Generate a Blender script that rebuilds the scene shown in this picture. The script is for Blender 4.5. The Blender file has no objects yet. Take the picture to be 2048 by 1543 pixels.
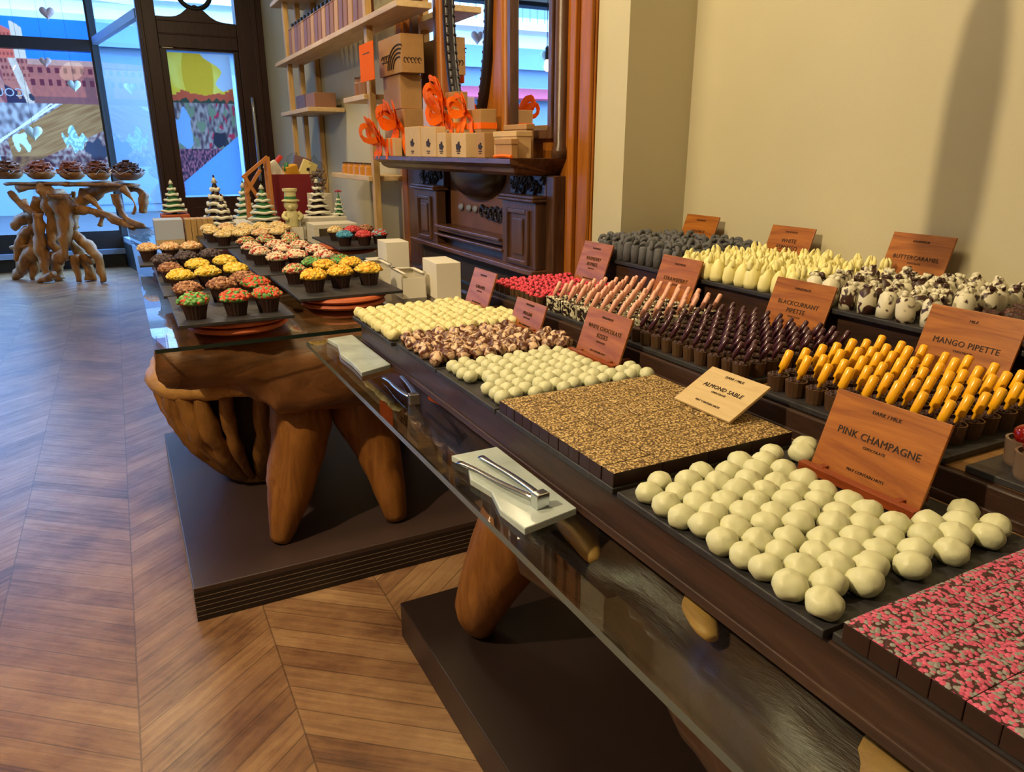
import bpy, bmesh, math, random
from mathutils import Vector, Matrix, noise
random.seed(7)
PI = math.pi
C = bpy.context.scene.collection
S = bpy.context.scene

# ------------------------------------------------------------------ helpers
def lin(h):
    h = h.lstrip('#'); o = []
    for i in (0, 2, 4):
        c = int(h[i:i+2], 16)/255
        o.append(c/12.92 if c <= .04045 else ((c+.055)/1.055)**2.4)
    return (o[0], o[1], o[2], 1)

def newmat(name):
    m = bpy.data.materials.new(name); m.use_nodes = True
    nt = m.node_tree; b = nt.nodes['Principled BSDF']
    return m, nt, b

def nd(nt, typ, **kw):
    n = nt.nodes.new(typ)
    for k, v in kw.items():
        if k in n.inputs: n.inputs[k].default_value = v
        else: setattr(n, k, v)
    return n

def ramp(nt, fac, stops, interp='LINEAR'):
    r = nt.nodes.new('ShaderNodeValToRGB'); r.color_ramp.interpolation = interp
    el = r.color_ramp.elements
    while len(el) < len(stops): el.new(.5)
    for e, (p, c) in zip(el, stops): e.position = p; e.color = c if len(c) == 4 else (*c, 1)
    nt.links.new(fac, r.inputs[0]); return r.outputs[0]

def bump(nt, b, h, strength=.3, dist=.01):
    n = nd(nt, 'ShaderNodeBump', Strength=strength, Distance=dist)
    nt.links.new(h, n.inputs['Height']); nt.links.new(n.outputs[0], b.inputs['Normal'])

def plain(name, col, rough=.5, metal=0, spec=.5, var=.0, scale=20, bmp=0, bscale=60, sub=0):
    m, nt, b = newmat(name); c = lin(col)
    b.inputs['Base Color'].default_value = c; b.inputs['Roughness'].default_value = rough
    b.inputs['Metallic'].default_value = metal; b.inputs['Specular IOR Level'].default_value = spec
    tc = None
    if var or bmp: tc = nd(nt, 'ShaderNodeTexCoord')
    if var:
        n = nd(nt, 'ShaderNodeTexNoise', Scale=scale, Detail=5.0)
        nt.links.new(tc.outputs['Object'], n.inputs['Vector'])
        lo = [x*(1-var) for x in c[:3]]; hi = [min(1, x*(1+var)) for x in c[:3]]
        o = ramp(nt, n.outputs[0], [(.3, lo), (.7, hi)]); nt.links.new(o, b.inputs['Base Color'])
    if bmp:
        n = nd(nt, 'ShaderNodeTexNoise', Scale=bscale, Detail=4.0)
        nt.links.new(tc.outputs['Object'], n.inputs['Vector']); bump(nt, b, n.outputs[0], bmp)
    return m

def wood(name, c1, c2, axis='Y', scale=1.0, rough=.45, c3=None, stretch=12, spec=.4, bmp=.15, coord='Object'):
    m, nt, b = newmat(name)
    tc = nd(nt, 'ShaderNodeTexCoord'); mp = nd(nt, 'ShaderNodeMapping')
    s = {'X': (1, stretch, stretch), 'Y': (stretch, 1, stretch), 'Z': (stretch, stretch, 1)}[axis]
    mp.inputs['Scale'].default_value = tuple(v*scale for v in s)
    nt.links.new(tc.outputs[coord], mp.inputs['Vector'])
    n = nd(nt, 'ShaderNodeTexNoise', Scale=2.0, Detail=8.0, Roughness=.65, Distortion=1.2)
    nt.links.new(mp.outputs[0], n.inputs['Vector'])
    st = [(.3, lin(c1)), (.62, lin(c2))]
    if c3: st.append((.8, lin(c3)))
    o = ramp(nt, n.outputs[0], st); nt.links.new(o, b.inputs['Base Color'])
    b.inputs['Roughness'].default_value = rough; b.inputs['Specular IOR Level'].default_value = spec
    if bmp: bump(nt, b, n.outputs[0], bmp)
    return m

def glass(name, tint=(1, 1, 1, 1), ior=1.5, rough=0.0):
    m = bpy.data.materials.new(name); m.use_nodes = True; nt = m.node_tree
    nt.nodes.remove(nt.nodes['Principled BSDF'])
    t = nd(nt, 'ShaderNodeBsdfTransparent', Color=tint); g = nd(nt, 'ShaderNodeBsdfGlossy', Roughness=rough)
    f = nd(nt, 'ShaderNodeFresnel', IOR=ior); mx = nt.nodes.new('ShaderNodeMixShader')
    ge = nt.nodes.new('ShaderNodeNewGeometry'); ml = nt.nodes.new('ShaderNodeMath'); ml.operation = 'MULTIPLY_ADD'   # reflect on the entering face only
    nt.links.new(ge.outputs['Backfacing'], ml.inputs[0]); ml.inputs[1].default_value = -1; ml.inputs[2].default_value = 1
    m2 = nt.nodes.new('ShaderNodeMath'); m2.operation = 'MULTIPLY'; nt.links.new(ml.outputs[0], m2.inputs[0]); nt.links.new(f.outputs[0], m2.inputs[1])
    nt.links.new(m2.outputs[0], mx.inputs[0]); nt.links.new(t.outputs[0], mx.inputs[1]); nt.links.new(g.outputs[0], mx.inputs[2])
    nt.links.new(mx.outputs[0], nt.nodes['Material Output'].inputs[0]); return m

def emis(name, col, s):
    m, nt, b = newmat(name); b.inputs['Base Color'].default_value = lin(col)
    b.inputs['Emission Color'].default_value = lin(col); b.inputs['Emission Strength'].default_value = s; return m

class MB:
    """collects shapes into one mesh"""
    def __init__(s): s.v = []; s.f = []; s.m = []; s.c = []
    def add(s, vs, fs, mi=0, M=None):
        o = len(s.v)
        for p in vs: s.v.append(tuple(M @ Vector(p)) if M else tuple(p))
        for f in fs: s.f.append(tuple(i+o for i in f)); s.m.append(mi)
        return s
    def box(s, x0, y0, z0, x1, y1, z1, mi=0, M=None):
        return s.add([(x0,y0,z0),(x1,y0,z0),(x1,y1,z0),(x0,y1,z0),(x0,y0,z1),(x1,y0,z1),(x1,y1,z1),(x0,y1,z1)],
                     [(0,3,2,1),(4,5,6,7),(0,1,5,4),(1,2,6,5),(2,3,7,6),(3,0,4,7)], mi, M)
    def prism(s, poly, a, b, axis='Z', mi=0, M=None):
        """extrude a 2D polygon between a and b along axis"""
        f = {'Z': lambda p, t: (p[0], p[1], t), 'X': lambda p, t: (t, p[0], p[1]), 'Y': lambda p, t: (p[0], t, p[1])}[axis]
        n = len(poly)
        vs = [f(p, a) for p in poly]+[f(p, b) for p in poly]
        fs = [tuple(range(n))[::-1], tuple(range(n, 2*n))]+[(i, (i+1) % n, n+(i+1) % n, n+i) for i in range(n)]
        return s.add(vs, fs, mi, M)
    def lathe(s, prof, seg=16, mi=0, M=None, wob=0, lobes=0):
        vs = []; fs = []
        for r, z in prof:
            for k in range(seg):
                a = 2*PI*k/seg; rr = r*(1+wob*math.cos(lobes*a)) if lobes else r
                vs.append((rr*math.cos(a), rr*math.sin(a), z))
        n = len(prof)
        for i in range(n-1):
            for k in range(seg):
                k2 = (k+1) % seg; fs.append((i*seg+k, i*seg+k2, (i+1)*seg+k2, (i+1)*seg+k))
        if prof[0][0] > 1e-6: fs.append(tuple(range(seg))[::-1])
        if prof[-1][0] > 1e-6: fs.append(tuple((n-1)*seg+k for k in range(seg)))
        return s.add(vs, fs, mi, M)
    def tube(s, path, rad, seg=10, mi=0, nz=0, nsc=6, sub=3, M=None, closed=False, flat=None):
        P = [Vector(p) for p in path]
        if isinstance(rad, (int, float)): rad = [rad]*len(P)
        if sub > 1:                                   # Catmull-Rom refinement
            Q = []; R = []; n = len(P)
            for i in range(n if closed else n-1):
                p0 = P[(i-1) % n] if closed or i > 0 else P[0]; p1 = P[i]; p2 = P[(i+1) % n]; p3 = P[(i+2) % n] if closed or i+2 < n else P[-1]
                for k in range(sub):
                    t = k/sub
                    Q.append(.5*((2*p1)+(p2-p0)*t+(2*p0-5*p1+4*p2-p3)*t*t+(3*p1-p0-3*p2+p3)*t**3))
                    R.append(rad[i]+(rad[(i+1) % n]-rad[i])*t)
            if not closed: Q.append(P[-1]); R.append(rad[-1])
            P, rad = Q, R
        n = len(P); vs = []; fs = []; up = None
        for i in range(n):
            d = (P[(i+1) % n]-P[i-1]) if closed else (P[min(i+1, n-1)]-P[max(i-1, 0)])
            d.normalize()
            if up is None: up = Vector((0, 0, 1)) if abs(d.z) < .9 else Vector((1, 0, 0))
            x = d.cross(up); x.normalize(); y = x.cross(d); y.normalize(); up = y
            for k in range(seg):
                a = 2*PI*k/seg; r = rad[i]; q = P[i]+(x*math.cos(a)+y*math.sin(a)*(flat or 1))*r
                if nz: q += (q-P[i]).normalized()*noise.noise(q*nsc)*nz*r+(q-P[i]).normalized()*noise.noise(q*nsc*3.1)*nz*.45*r
                vs.append(q)
        for i in range(n if closed else n-1):
            i2 = (i+1) % n
            for k in range(seg):
                k2 = (k+1) % seg; fs.append((i*seg+k, i*seg+k2, i2*seg+k2, i2*seg+k))
        if not closed:
            fs.append(tuple(range(seg))[::-1]); fs.append(tuple((n-1)*seg+k for k in range(seg)))
        return s.add(vs, fs, mi, M)
    def blob(s, c, r, nz=.15, nsc=8, seg=12, mi=0, M=None, seed=0):
        vs = []; fs = []; rings = max(4, seg//2)
        rx, ry, rz = (r, r, r) if isinstance(r, (int, float)) else r
        for i in range(rings+1):
            th = PI*i/rings
            for k in range(seg):
                a = 2*PI*k/seg; d = Vector((math.sin(th)*math.cos(a), math.sin(th)*math.sin(a), -math.cos(th)))
                g = 1+nz*noise.noise(d*nsc*.25+Vector((seed*7.3, seed*1.7, seed*3.1)))*2
                vs.append((c[0]+d.x*rx*g, c[1]+d.y*ry*g, c[2]+d.z*rz*g))
        for i in range(rings):
            for k in range(seg):
                k2 = (k+1) % seg; fs.append((i*seg+k, i*seg+k2, (i+1)*seg+k2, (i+1)*seg+k))
        return s.add(vs, fs, mi, M)
    def build(s, name, mats, parent=None, loc=None, rot=None, smooth=False, bevel=0, seg=2, merge=False):
        me = bpy.data.meshes.new(name); me.from_pydata(s.v, [], s.f)
        if not isinstance(mats, (list, tuple)): mats = [mats]
        for m in mats: me.materials.append(m)
        if len(mats) > 1: me.polygons.foreach_set('material_index', s.m)
        if merge:
            bm = bmesh.new(); bm.from_mesh(me); bmesh.ops.remove_doubles(bm, verts=bm.verts, dist=1e-5)
            bmesh.ops.recalc_face_normals(bm, faces=bm.faces); bm.to_mesh(me); bm.free()
        if smooth: me.polygons.foreach_set('use_smooth', [True]*len(me.polygons))
        me.update()
        o = bpy.data.objects.new(name, me); C.objects.link(o)
        if parent: o.parent = parent
        if loc: o.location = loc
        if rot: o.rotation_euler = rot
        if bevel:
            bv = o.modifiers.new('bevel', 'BEVEL'); bv.width = bevel; bv.segments = seg; bv.limit_method = 'ANGLE'; bv.angle_limit = .7
            bv.harden_normals = False
        return o

def tag(o, label=None, cat=None, group=None, kind=None):
    if label: o['label'] = label
    if cat: o['category'] = cat
    if group: o['group'] = group
    if kind: o['kind'] = kind
    return o

def thing(name, label, cat, loc=(0, 0, 0), rz=0, group=None):
    o = bpy.data.objects.new(name, None); C.objects.link(o); o.empty_display_size = .05
    o.location = loc; o.rotation_euler = (0, 0, rz)
    return tag(o, label, cat, group)

def dup(root, loc, rz=0, sc=1, label=None, group=None, rot=None):
    r = root.copy(); C.objects.link(r); r.location = loc; r.rotation_euler = rot or (0, 0, rz)
    r.scale = sc if isinstance(sc, tuple) else (sc, sc, sc)
    if label: r['label'] = label
    if group: r['group'] = group
    for ch in KIDS.get(root.name) or root.children:
        c = ch.copy(); C.objects.link(c); c.parent = r
        for g in ch.children:
            d = g.copy(); C.objects.link(d); d.parent = c
    return r
KIDS = {}
def struct(o): o['kind'] = 'structure'; return o

ORD = ['', 'first', 'second', 'third', 'fourth', 'fifth', 'sixth', 'seventh', 'eighth', 'ninth', 'tenth', 'eleventh', 'twelfth', 'thirteenth', 'fourteenth', 'fifteenth', 'sixteenth']

def text_part(txt, size, mat, parent, loc, rot, name='lettering', spacing=1.0, depth=.0006):
    cu = bpy.data.curves.new('text', 'FONT'); cu.body = txt; cu.size = size; cu.align_x = 'CENTER'; cu.align_y = 'CENTER'
    cu.extrude = depth; cu.space_character = spacing;  cu.resolution_u = 2
    t = bpy.data.objects.new('tmp', cu); C.objects.link(t); bpy.context.view_layer.update()
    me = bpy.data.meshes.new_from_object(t.evaluated_get(bpy.context.evaluated_depsgraph_get()))
    bpy.data.objects.remove(t); me.materials.clear(); me.materials.append(mat)
    o = bpy.data.objects.new(name, me); C.objects.link(o); o.parent = parent; o.location = loc; o.rotation_euler = rot
    return o

def painted(name, fn, w, h, nu, nv, mat, parent=None):
    """flat printed sheet in local XZ with a colour per cell from fn(u, v)"""
    vs = []; fs = []
    for j in range(nv+1):
        for i in range(nu+1): vs.append((w*i/nu, 0, h*j/nv))
    for j in range(nv):
        for i in range(nu): a = j*(nu+1)+i; fs.append((a, a+1, a+nu+2, a+nu+1))
    me = bpy.data.meshes.new(name); me.from_pydata(vs, [], fs); me.materials.append(mat)
    ca = me.color_attributes.new('print', 'FLOAT_COLOR', 'POINT')
    for k in range(len(vs)):
        ca.data[k].color = fn((k % (nu+1))/nu, (k//(nu+1))/nv)
    o = bpy.data.objects.new(name, me); C.objects.link(o)
    if parent: o.parent = parent
    return o

# ------------------------------------------------------------------ materials
M = {}
M['cream_wall'] = plain('cream wall paint', '#c0b798', .8, var=.03, scale=3, bmp=.04, bscale=90)
M['white_ceiling'] = plain('ceiling paint', '#dcd6ca', .9)
M['dark_wood'] = wood('dark stained display wood', '#261812', '#40291d', 'Y', 1.5, .42, '#5a4230', spec=.45)
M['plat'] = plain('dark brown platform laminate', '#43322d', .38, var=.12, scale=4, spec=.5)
M['plat_edge'] = plain('near black grooved edge', '#1d1210', .5)
M['plat_line'] = plain('pale ply line', '#80705f', .6)
M['oak'] = wood('worn pale oak bench top', '#6e4e2c', '#97703f', 'Y', 1.3, .5, '#a98450', 12, bmp=.1)
M['root'] = wood('golden root wood', '#583416', '#98682f', 'Z', 1.2, .5, '#bc8c4c', 5, bmp=.4)
M['root_leg'] = wood('smooth orange teak', '#6a3c14', '#96602a', 'Z', 1.4, .45, '#ad7840', 7, bmp=.2)
M['root_pale'] = wood('pale cut wood', '#94662e', '#b98a4a', 'Y', 2, .5, '#dcb880', 6, bmp=.3)
M['root_dark'] = wood('brown root log', '#452814', '#784c28', 'X', 1.2, .42, '#94683a', 4, bmp=.5)
M['mantel'] = wood('dark red mahogany', '#3a2418', '#5c3d2a', 'Z', 1.2, .3, '#725038', 10, spec=.5)
M['mantel_y'] = wood('dark red mahogany shelf', '#422a1c', '#6a4630', 'Y', 1.2, .26, '#825c40', 10, spec=.5)
M['panel'] = wood('polished orange brown panelling', '#7a4212', '#a4621f', 'Z', .8, .38, '#b8782e', 14, spec=.3, bmp=.05)
M['recess'] = plain('tan recess board', '#7c5236', .6, var=.15, scale=9)
M['blackish'] = plain('blackened carved wood', '#1c1316', .35)
M['olive'] = plain('dark olive lower board', '#3f3424', .7, var=.1)
M['pine'] = wood('pale pine shelving', '#a8834e', '#c8a56c', 'Z', 1.5, .5, '#d8b980', 9)
M['pine_y'] = wood('pale pine boards', '#b99a68', '#d3b688', 'Y', 1.5, .5, '#e0c69c', 9)
M['door_wood'] = wood('dark brown door timber', '#28130f', '#3a1d16', 'Z', 1.5, .4, '#4a281d', 8)
M['mirror'] = plain('mirror silver', '#f2f5f8', .015, 1.0)
M['slate'] = plain('black slate', '#2c2a2c', .5, var=.25, scale=30, bmp=.25, bscale=45)
M['sign'] = wood('engraved cherry wood', '#7c4012', '#ab6826', 'Y', 2.2, .38, '#be7e38', 9, spec=.45, bmp=.05)
M['sign_pale'] = wood('pale birch card', '#b99d6c', '#c8ae7e', 'Y', 5, .5, None, 9, bmp=.02)
M['engrave'] = plain('burnt engraving', '#26100a', .7)
M['tglass'] = glass('clear tabletop glass', (.94, .98, .96, 1))
M['tedge'] = plain('dark green glass edge', '#1d2a26', .15, spec=.6)
M['wglass'] = glass('window pane glass', (.97, .99, 1, 1), 1.45)
M['marble'] = plain('pale grey green marble', '#aab4b0', .2, var=.18, scale=14, spec=.6)
M['steel'] = plain('polished steel', '#d5d8dc', .18, 1.0)
M['terracotta'] = plain('terracotta', '#b4582c', .6, var=.1)
M['white_card'] = plain('white card', '#ddd6c4', .6)
M['white_in'] = plain('shadowy card interior', '#b9b09c', .7)
M['kraft'] = plain('kraft cardboard', '#a67c4a', .7, var=.06, scale=30)
M['kraft_pale'] = plain('pale kraft card', '#c9a878', .7, var=.05, scale=30)
M['print'] = plain('dark brown print', '#4a3020', .7)
M['print_dk'] = plain('dark motif print', '#2a1a18', .7)
M['orange_card'] = plain('bright orange card', '#ea6408', .85, spec=.15)
M['ribbon'] = plain('orange satin ribbon', '#f46a08', .6, spec=.2)
M['lilac'] = plain('pale lilac card', '#b8a6c0', .6)
M['dark_metal'] = plain('dark window frame', '#1b2026', .45)
M['bluegrey'] = plain('grey blue window frame', '#7c93b4', .5)
M['wtruffle'] = plain('white chocolate', '#cac9a2', .45, var=.05, scale=40, bmp=.12, bscale=70, spec=.45)
M['ctruffle'] = plain('cream coated chocolate', '#d9d096', .5, var=.06, scale=60, bmp=.3, bscale=120)
M['choc'] = plain('dark chocolate', '#2e1912', .4, var=.15, scale=30)
M['choc_mid'] = plain('milk chocolate', '#5e3a2a', .45, var=.15, scale=50, bmp=.3, bscale=150)
M['choc_crumb'] = plain('dark crumbled chocolate', '#432722', .6, var=.3, scale=90, bmp=.6, bscale=200)
M['cup'] = plain('chocolate cup', '#4a3220', .38, var=.1)
M['cup_lid'] = plain('clear plastic cup wall', '#6a5648', .22, spec=.6)
M['pink'] = plain('raspberry red crumb', '#d23a50', .55, var=.15, scale=80, bmp=.3)
M['pinkstick'] = plain('blush pink pipette', '#e6a890', .35)
M['darkstick'] = plain('dark plum pipette', '#43202a', .2, spec=.6)
M['yellow'] = plain('mango yellow pipette', '#ffb81c', .25, spec=.6)
M['ashgrey'] = plain('charcoal grey coating', '#57575a', .75, var=.2, scale=60, bmp=.3)
M['cone'] = plain('pale yellow white chocolate', '#ece29c', .5, var=.05, bmp=.1)
M['terra_tin'] = plain('deep red card', '#7a0e1c', .5)
M['green_choc'] = plain('green coloured chocolate', '#3e7d4c', .45)
M['icing'] = plain('white icing snow', '#e4e2d0', .5)
M['orange_wood'] = wood('honey wood slats', '#b0682a', '#cc8640', 'Z', 3, .5, None, 8)
M['gold_foil'] = plain('gold foil', '#d0a040', .3, .7, var=.2)
M['white_cloth'] = plain('white paper', '#d9dce4', .8)
M['stone_white'] = plain('white stone building', '#e4e6e8', .85, var=.04, scale=.6)
M['win_dark'] = plain('dark building window', '#586a80', .2)
M['asphalt'] = plain('pale grey street', '#2c333c', .9, var=.1, scale=2)
M['red_awning'] = plain('red awning canvas', '#a03848', .7)
M['rail'] = plain('grey iron railing', '#4b5866', .5)
M['black'] = plain('black metal', '#121214', .5)
M['bulb'] = emis('glowing filament bulb', '#ffd9a0', 14)
M['heart'] = plain('frosted heart ornament', '#cfe0dc', .3)
M['heart_pink'] = plain('rose tinted heart ornament', '#c9a6a0', .4)
M['lettering'] = plain('white window lettering', '#e8f0ff', .5)

def floor_mat():
    m, nt, b = newmat('chevron oak floor'); L = nt.links.new
    g = nd(nt, 'ShaderNodeTexCoord'); sp = nt.nodes.new('ShaderNodeSeparateXYZ'); L(g.outputs['Object'], sp.inputs[0])
    def mth(op, a, bb=None):
        n = nt.nodes.new('ShaderNodeMath'); n.operation = op
        for i, q in enumerate((a, bb)):
            if q is None: continue
            if isinstance(q, (int, float)): n.inputs[i].default_value = q
            else: L(q, n.inputs[i])
        return n.outputs[0]
    x = mth('ADD', sp.outputs[0], .142+37*20); u = mth('PINGPONG', x, .37)
    v = mth('SUBTRACT', sp.outputs[1], mth('MULTIPLY', u, .8)); col = mth('FLOOR', mth('DIVIDE', x, .37))
    vd = mth('DIVIDE', v, .098); pl = mth('FLOOR', vd); fr = mth('FRACT', vd); cf = mth('FRACT', mth('DIVIDE', x, .37))
    cmb = nt.nodes.new('ShaderNodeCombineXYZ'); L(col, cmb.inputs[0]); L(pl, cmb.inputs[1])
    wn = nd(nt, 'ShaderNodeTexWhiteNoise', noise_dimensions='2D'); L(cmb.outputs[0], wn.inputs['Vector'])
    # grain stretched along the plank
    c2 = nt.nodes.new('ShaderNodeCombineXYZ'); L(mth('MULTIPLY', u, 5), c2.inputs[0]); L(mth('MULTIPLY', v, 50), c2.inputs[1]); L(mth('MULTIPLY', wn.outputs[0], 37), c2.inputs[2])
    n1 = nd(nt, 'ShaderNodeTexNoise', Scale=1.0, Detail=8.0, Roughness=.7, Distortion=.6); L(c2.outputs[0], n1.inputs['Vector'])
    n2 = nd(nt, 'ShaderNodeTexNoise', Scale=2.6, Detail=7.0, Roughness=.72); L(g.outputs['Object'], n2.inputs['Vector'])
    val = mth('ADD', mth('ADD', mth('MULTIPLY', wn.outputs[0], .17), mth('MULTIPLY', n1.outputs[0], .75)), mth('MULTIPLY', n2.outputs[0], 1.0))
    c = ramp(nt, mth('SUBTRACT', val, .40), [(.16, lin('#2c1b12')), (.40, lin('#6e4b34')), (.60, lin('#8f6a4a')), (.88, lin('#ae8a62'))])
    e = mth('MINIMUM', mth('MINIMUM', fr, mth('SUBTRACT', 1, fr)), mth('MULTIPLY', mth('MINIMUM', cf, mth('SUBTRACT', 1, cf)), 3.7))
    gap = mth('LESS_THAN', e, .022)
    mx = nd(nt, 'ShaderNodeMix', data_type='RGBA'); L(mth('MULTIPLY', gap, .5), mx.inputs[0]); L(c, mx.inputs[6]); mx.inputs[7].default_value = lin('#1d110c')
    L(mx.outputs[2], b.inputs['Base Color'])
    b.inputs['Specular IOR Level'].default_value = .8
    rr = ramp(nt, n1.outputs[0], [(.3, (.42, .42, .42)), (.7, (.27, .27, .27))]); L(rr, b.inputs['Roughness'])
    bump(nt, b, mth('SUBTRACT', n1.outputs[0], gap), .12, .004)
    return m
M['floor'] = floor_mat()

def speckle(name, base, cols, scale, rough=.6, thr=.55, bmp=.5):
    """bits of several colours strewn over a base colour"""
    m, nt, b = newmat(name); L = nt.links.new
    g = nd(nt, 'ShaderNodeNewGeometry')
    v = nd(nt, 'ShaderNodeTexVoronoi', Scale=scale, Randomness=1.0); L(g.outputs['Position'], v.inputs['Vector'])
    sp = nt.nodes.new('ShaderNodeSeparateColor'); L(v.outputs['Color'], sp.inputs[0])
    n = len(cols); c = ramp(nt, sp.outputs[0], [(i/n, lin(k)) for i, k in enumerate(cols)], 'CONSTANT')
    nz = nd(nt, 'ShaderNodeTexNoise', Scale=scale*.5, Detail=2.0); L(g.outputs['Position'], nz.inputs['Vector'])
    ad = nt.nodes.new('ShaderNodeMath'); ad.operation = 'ADD'; L(v.outputs['Distance'], ad.inputs[0])
    ml = nt.nodes.new('ShaderNodeMath'); ml.operation = 'MULTIPLY'; L(nz.outputs[0], ml.inputs[0]); ml.inputs[1].default_value = .35; L(ml.outputs[0], ad.inputs[1])
    k = ramp(nt, ad.outputs[0], [(thr-.03, (0, 0, 0)), (thr+.03, (1, 1, 1))])
    mx = nd(nt, 'ShaderNodeMix', data_type='RGBA'); L(k, mx.inputs[0]); L(c, mx.inputs[6]); mx.inputs[7].default_value = lin(base)
    L(mx.outputs[2], b.inputs['Base Color']); b.inputs['Roughness'].default_value = rough
    inv = nt.nodes.new('ShaderNodeMath'); inv.operation = 'SUBTRACT'; inv.inputs[0].default_value = 1; L(ad.outputs[0], inv.inputs[1])
    bump(nt, b, inv.outputs[0], bmp, .003)
    return m
M['pinkbits'] = speckle('pink crumb topping', '#3a1a1c', ['#d0607c', '#c24c6c', '#8f8c88', '#cc5a78', '#b84868', '#8a8884'], 225, thr=.80)
M['sesame'] = speckle('golden seed topping', '#5e4626', ['#c2a266', '#d0b27a', '#ac8c52', '#907242', '#c8aa6e'], 270, thr=.70)
M['nutty'] = speckle('crumbled nut coating', '#3c211a', ['#5a352c', '#4a2a22', '#6b463a'], 160, thr=.6)

def swirl(name, c1, c2, scale, lo=.45, hi=.55, coord='Object', rough=.42):
    m, nt, b = newmat(name); tc = nd(nt, 'ShaderNodeTexCoord'); oi = nd(nt, 'ShaderNodeObjectInfo')
    ad = nd(nt, 'ShaderNodeVectorMath', operation='ADD'); sc = nd(nt, 'ShaderNodeVectorMath', operation='SCALE'); sc.inputs['Scale'].default_value = 9
    nt.links.new(oi.outputs['Random'], sc.inputs[0]); nt.links.new(tc.outputs[coord], ad.inputs[0]); nt.links.new(sc.outputs[0], ad.inputs[1])
    n = nd(nt, 'ShaderNodeTexNoise', Scale=scale, Detail=2.0, Distortion=1.0); nt.links.new(ad.outputs[0], n.inputs['Vector'])
    o = ramp(nt, n.outputs[0], [(lo, lin(c1)), (hi, lin(c2))]); nt.links.new(o, b.inputs['Base Color'])
    b.inputs['Roughness'].default_value = rough; return m
M['brownswirl'] = swirl('brown and cream dusted truffle', '#562a18', '#dcb896', 55, .46, .6)
M['whitebrown'] = swirl('white chocolate over brown', '#3e241c', '#d9d2b6', 34, .44, .49)
M['stripecup'] = swirl('white and dark marbled cup', '#2a1a18', '#d8d2b4', 70, .5, .54)

def sprinkle(name, cols, rough=.5):
    m, nt, b = newmat(name); L = nt.links.new
    tc = nd(nt, 'ShaderNodeTexCoord')
    v = nd(nt, 'ShaderNodeTexVoronoi', Scale=120.0); L(tc.outputs['Object'], v.inputs['Vector'])
    sp = nt.nodes.new('ShaderNodeSeparateColor'); L(v.outputs['Color'], sp.inputs[0]); n = len(cols)
    c = ramp(nt, sp.outputs[0], [(i/n, lin(k)) for i, k in enumerate(cols)], 'CONSTANT'); L(c, b.inputs['Base Color'])
    b.inputs['Roughness'].default_value = rough; return m
TOP = {
 'yellow': sprinkle('yellow petal icing', ['#e8c33c', '#f0d25c', '#d6a62a', '#efd878']),
 'gold': sprinkle('amber petal icing', ['#e8b32c', '#f0c440', '#d6921a', '#efd060']),
 'greenred': sprinkle('green and red sprinkles', ['#5d9c4c', '#78b060', '#4c8a4a', '#c24a2c', '#8fbf70']),
 'redgreen': sprinkle('red and green sprinkles', ['#c8462c', '#5d9c4c', '#d85a38', '#c84a30', '#6aa85a']),
 'brown': sprinkle('brown nut crumb', ['#a87450', '#8a5a3e', '#c0906a', '#7c4a34']),
 'dark': sprinkle('dark violet grey sprinkles', ['#574a52', '#463840', '#6a5c62', '#3c2c30']),
 'peach': sprinkle('peach cream icing', ['#e2b98a', '#ecd0a4', '#d49a64', '#e8c69c']),
 'cream': sprinkle('cream icing', ['#e6c98a', '#efdcae', '#dcb468', '#e8d29c']),
 'whitered': sprinkle('pale icing with red drops', ['#ecd8b8', '#e6c8a4', '#b83a34', '#efe0c8', '#e0bfa0', '#ead4b4']),
 'mixed': sprinkle('red green and cream icing', ['#b84038', '#6a9c50', '#e0c090', '#c05040', '#8ab070', '#e6cfa6']),
 'blue': sprinkle('bright blue icing', ['#3f96c0', '#58a8cc', '#3488b4', '#70b4cc']),
 'red': sprinkle('bright red icing', ['#d03a40', '#dc4c4c', '#c02c36', '#d86058']),
 'bluered': sprinkle('half blue half red icing', ['#7fb6bc', '#d04440', '#8ac0c4', '#c83a3c']),
}
exec_parts = []
# ------------------------------------------------------------------ room shell
XW, XP, XF = 1.72, 1.46, 1.50           # near wall, pier / panelling front, far wall
struct(MB().box(-6, -3.6, -.1, 1.9, 10.9, 0).build('floor', M['floor']))
struct(MB().box(-6, -3.6, 3.5, 1.9, 10.9, 3.6).build('ceiling', M['white_ceiling']))
struct(MB().box(XW, -3.6, 0, 1.9, 2.03, 3.5).build('wall_right', M['cream_wall']))
struct(MB().box(XP, 2.03, 0, 1.9, 2.2, 3.5).build('wall_pier', M['cream_wall']))
struct(MB().box(XF, 2.2, 0, 1.9, 8.5, 3.5).build('wall_beyond', M['cream_wall']))
struct(MB().box(-6, -3.6, 0, -5.85, 10.9, 3.5).build('wall_left', M['cream_wall']))
struct(MB().box(-5.85, -3.6, 0, XW, -3.45, 3.5).build('wall_back', M['cream_wall']))
struct(MB().box(-5.85, 10.64, 0, .0, 10.84, .38).box(-5.85, 10.6, 3.44, .0, 10.84, 3.5).box(-5.85, 10.55, .16, .0, 10.64, .22, 1)
       .build('wall_front', [plain('dark shopfront base', '#15181c', .5), M['bluegrey']]))
# front window
w1 = struct(MB().box(-.05, 10.66, .38, .03, 10.74, 3.44).box(-1.5, 10.64, 2.5, -.05, 10.76, 2.63).box(-1.5, 10.66, .38, -1.43, 10.74, 3.44).box(-5.85, 10.66, .38, -.05, 10.74, .44)
            .box(-5.2, 10.66, .44, -5.12, 10.74, 3.44).build('window_1', M['dark_metal']))
tag(MB().box(-5.85, 10.695, .44, -.05, 10.703, 3.44).build('pane', M['wglass'], w1))
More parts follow.
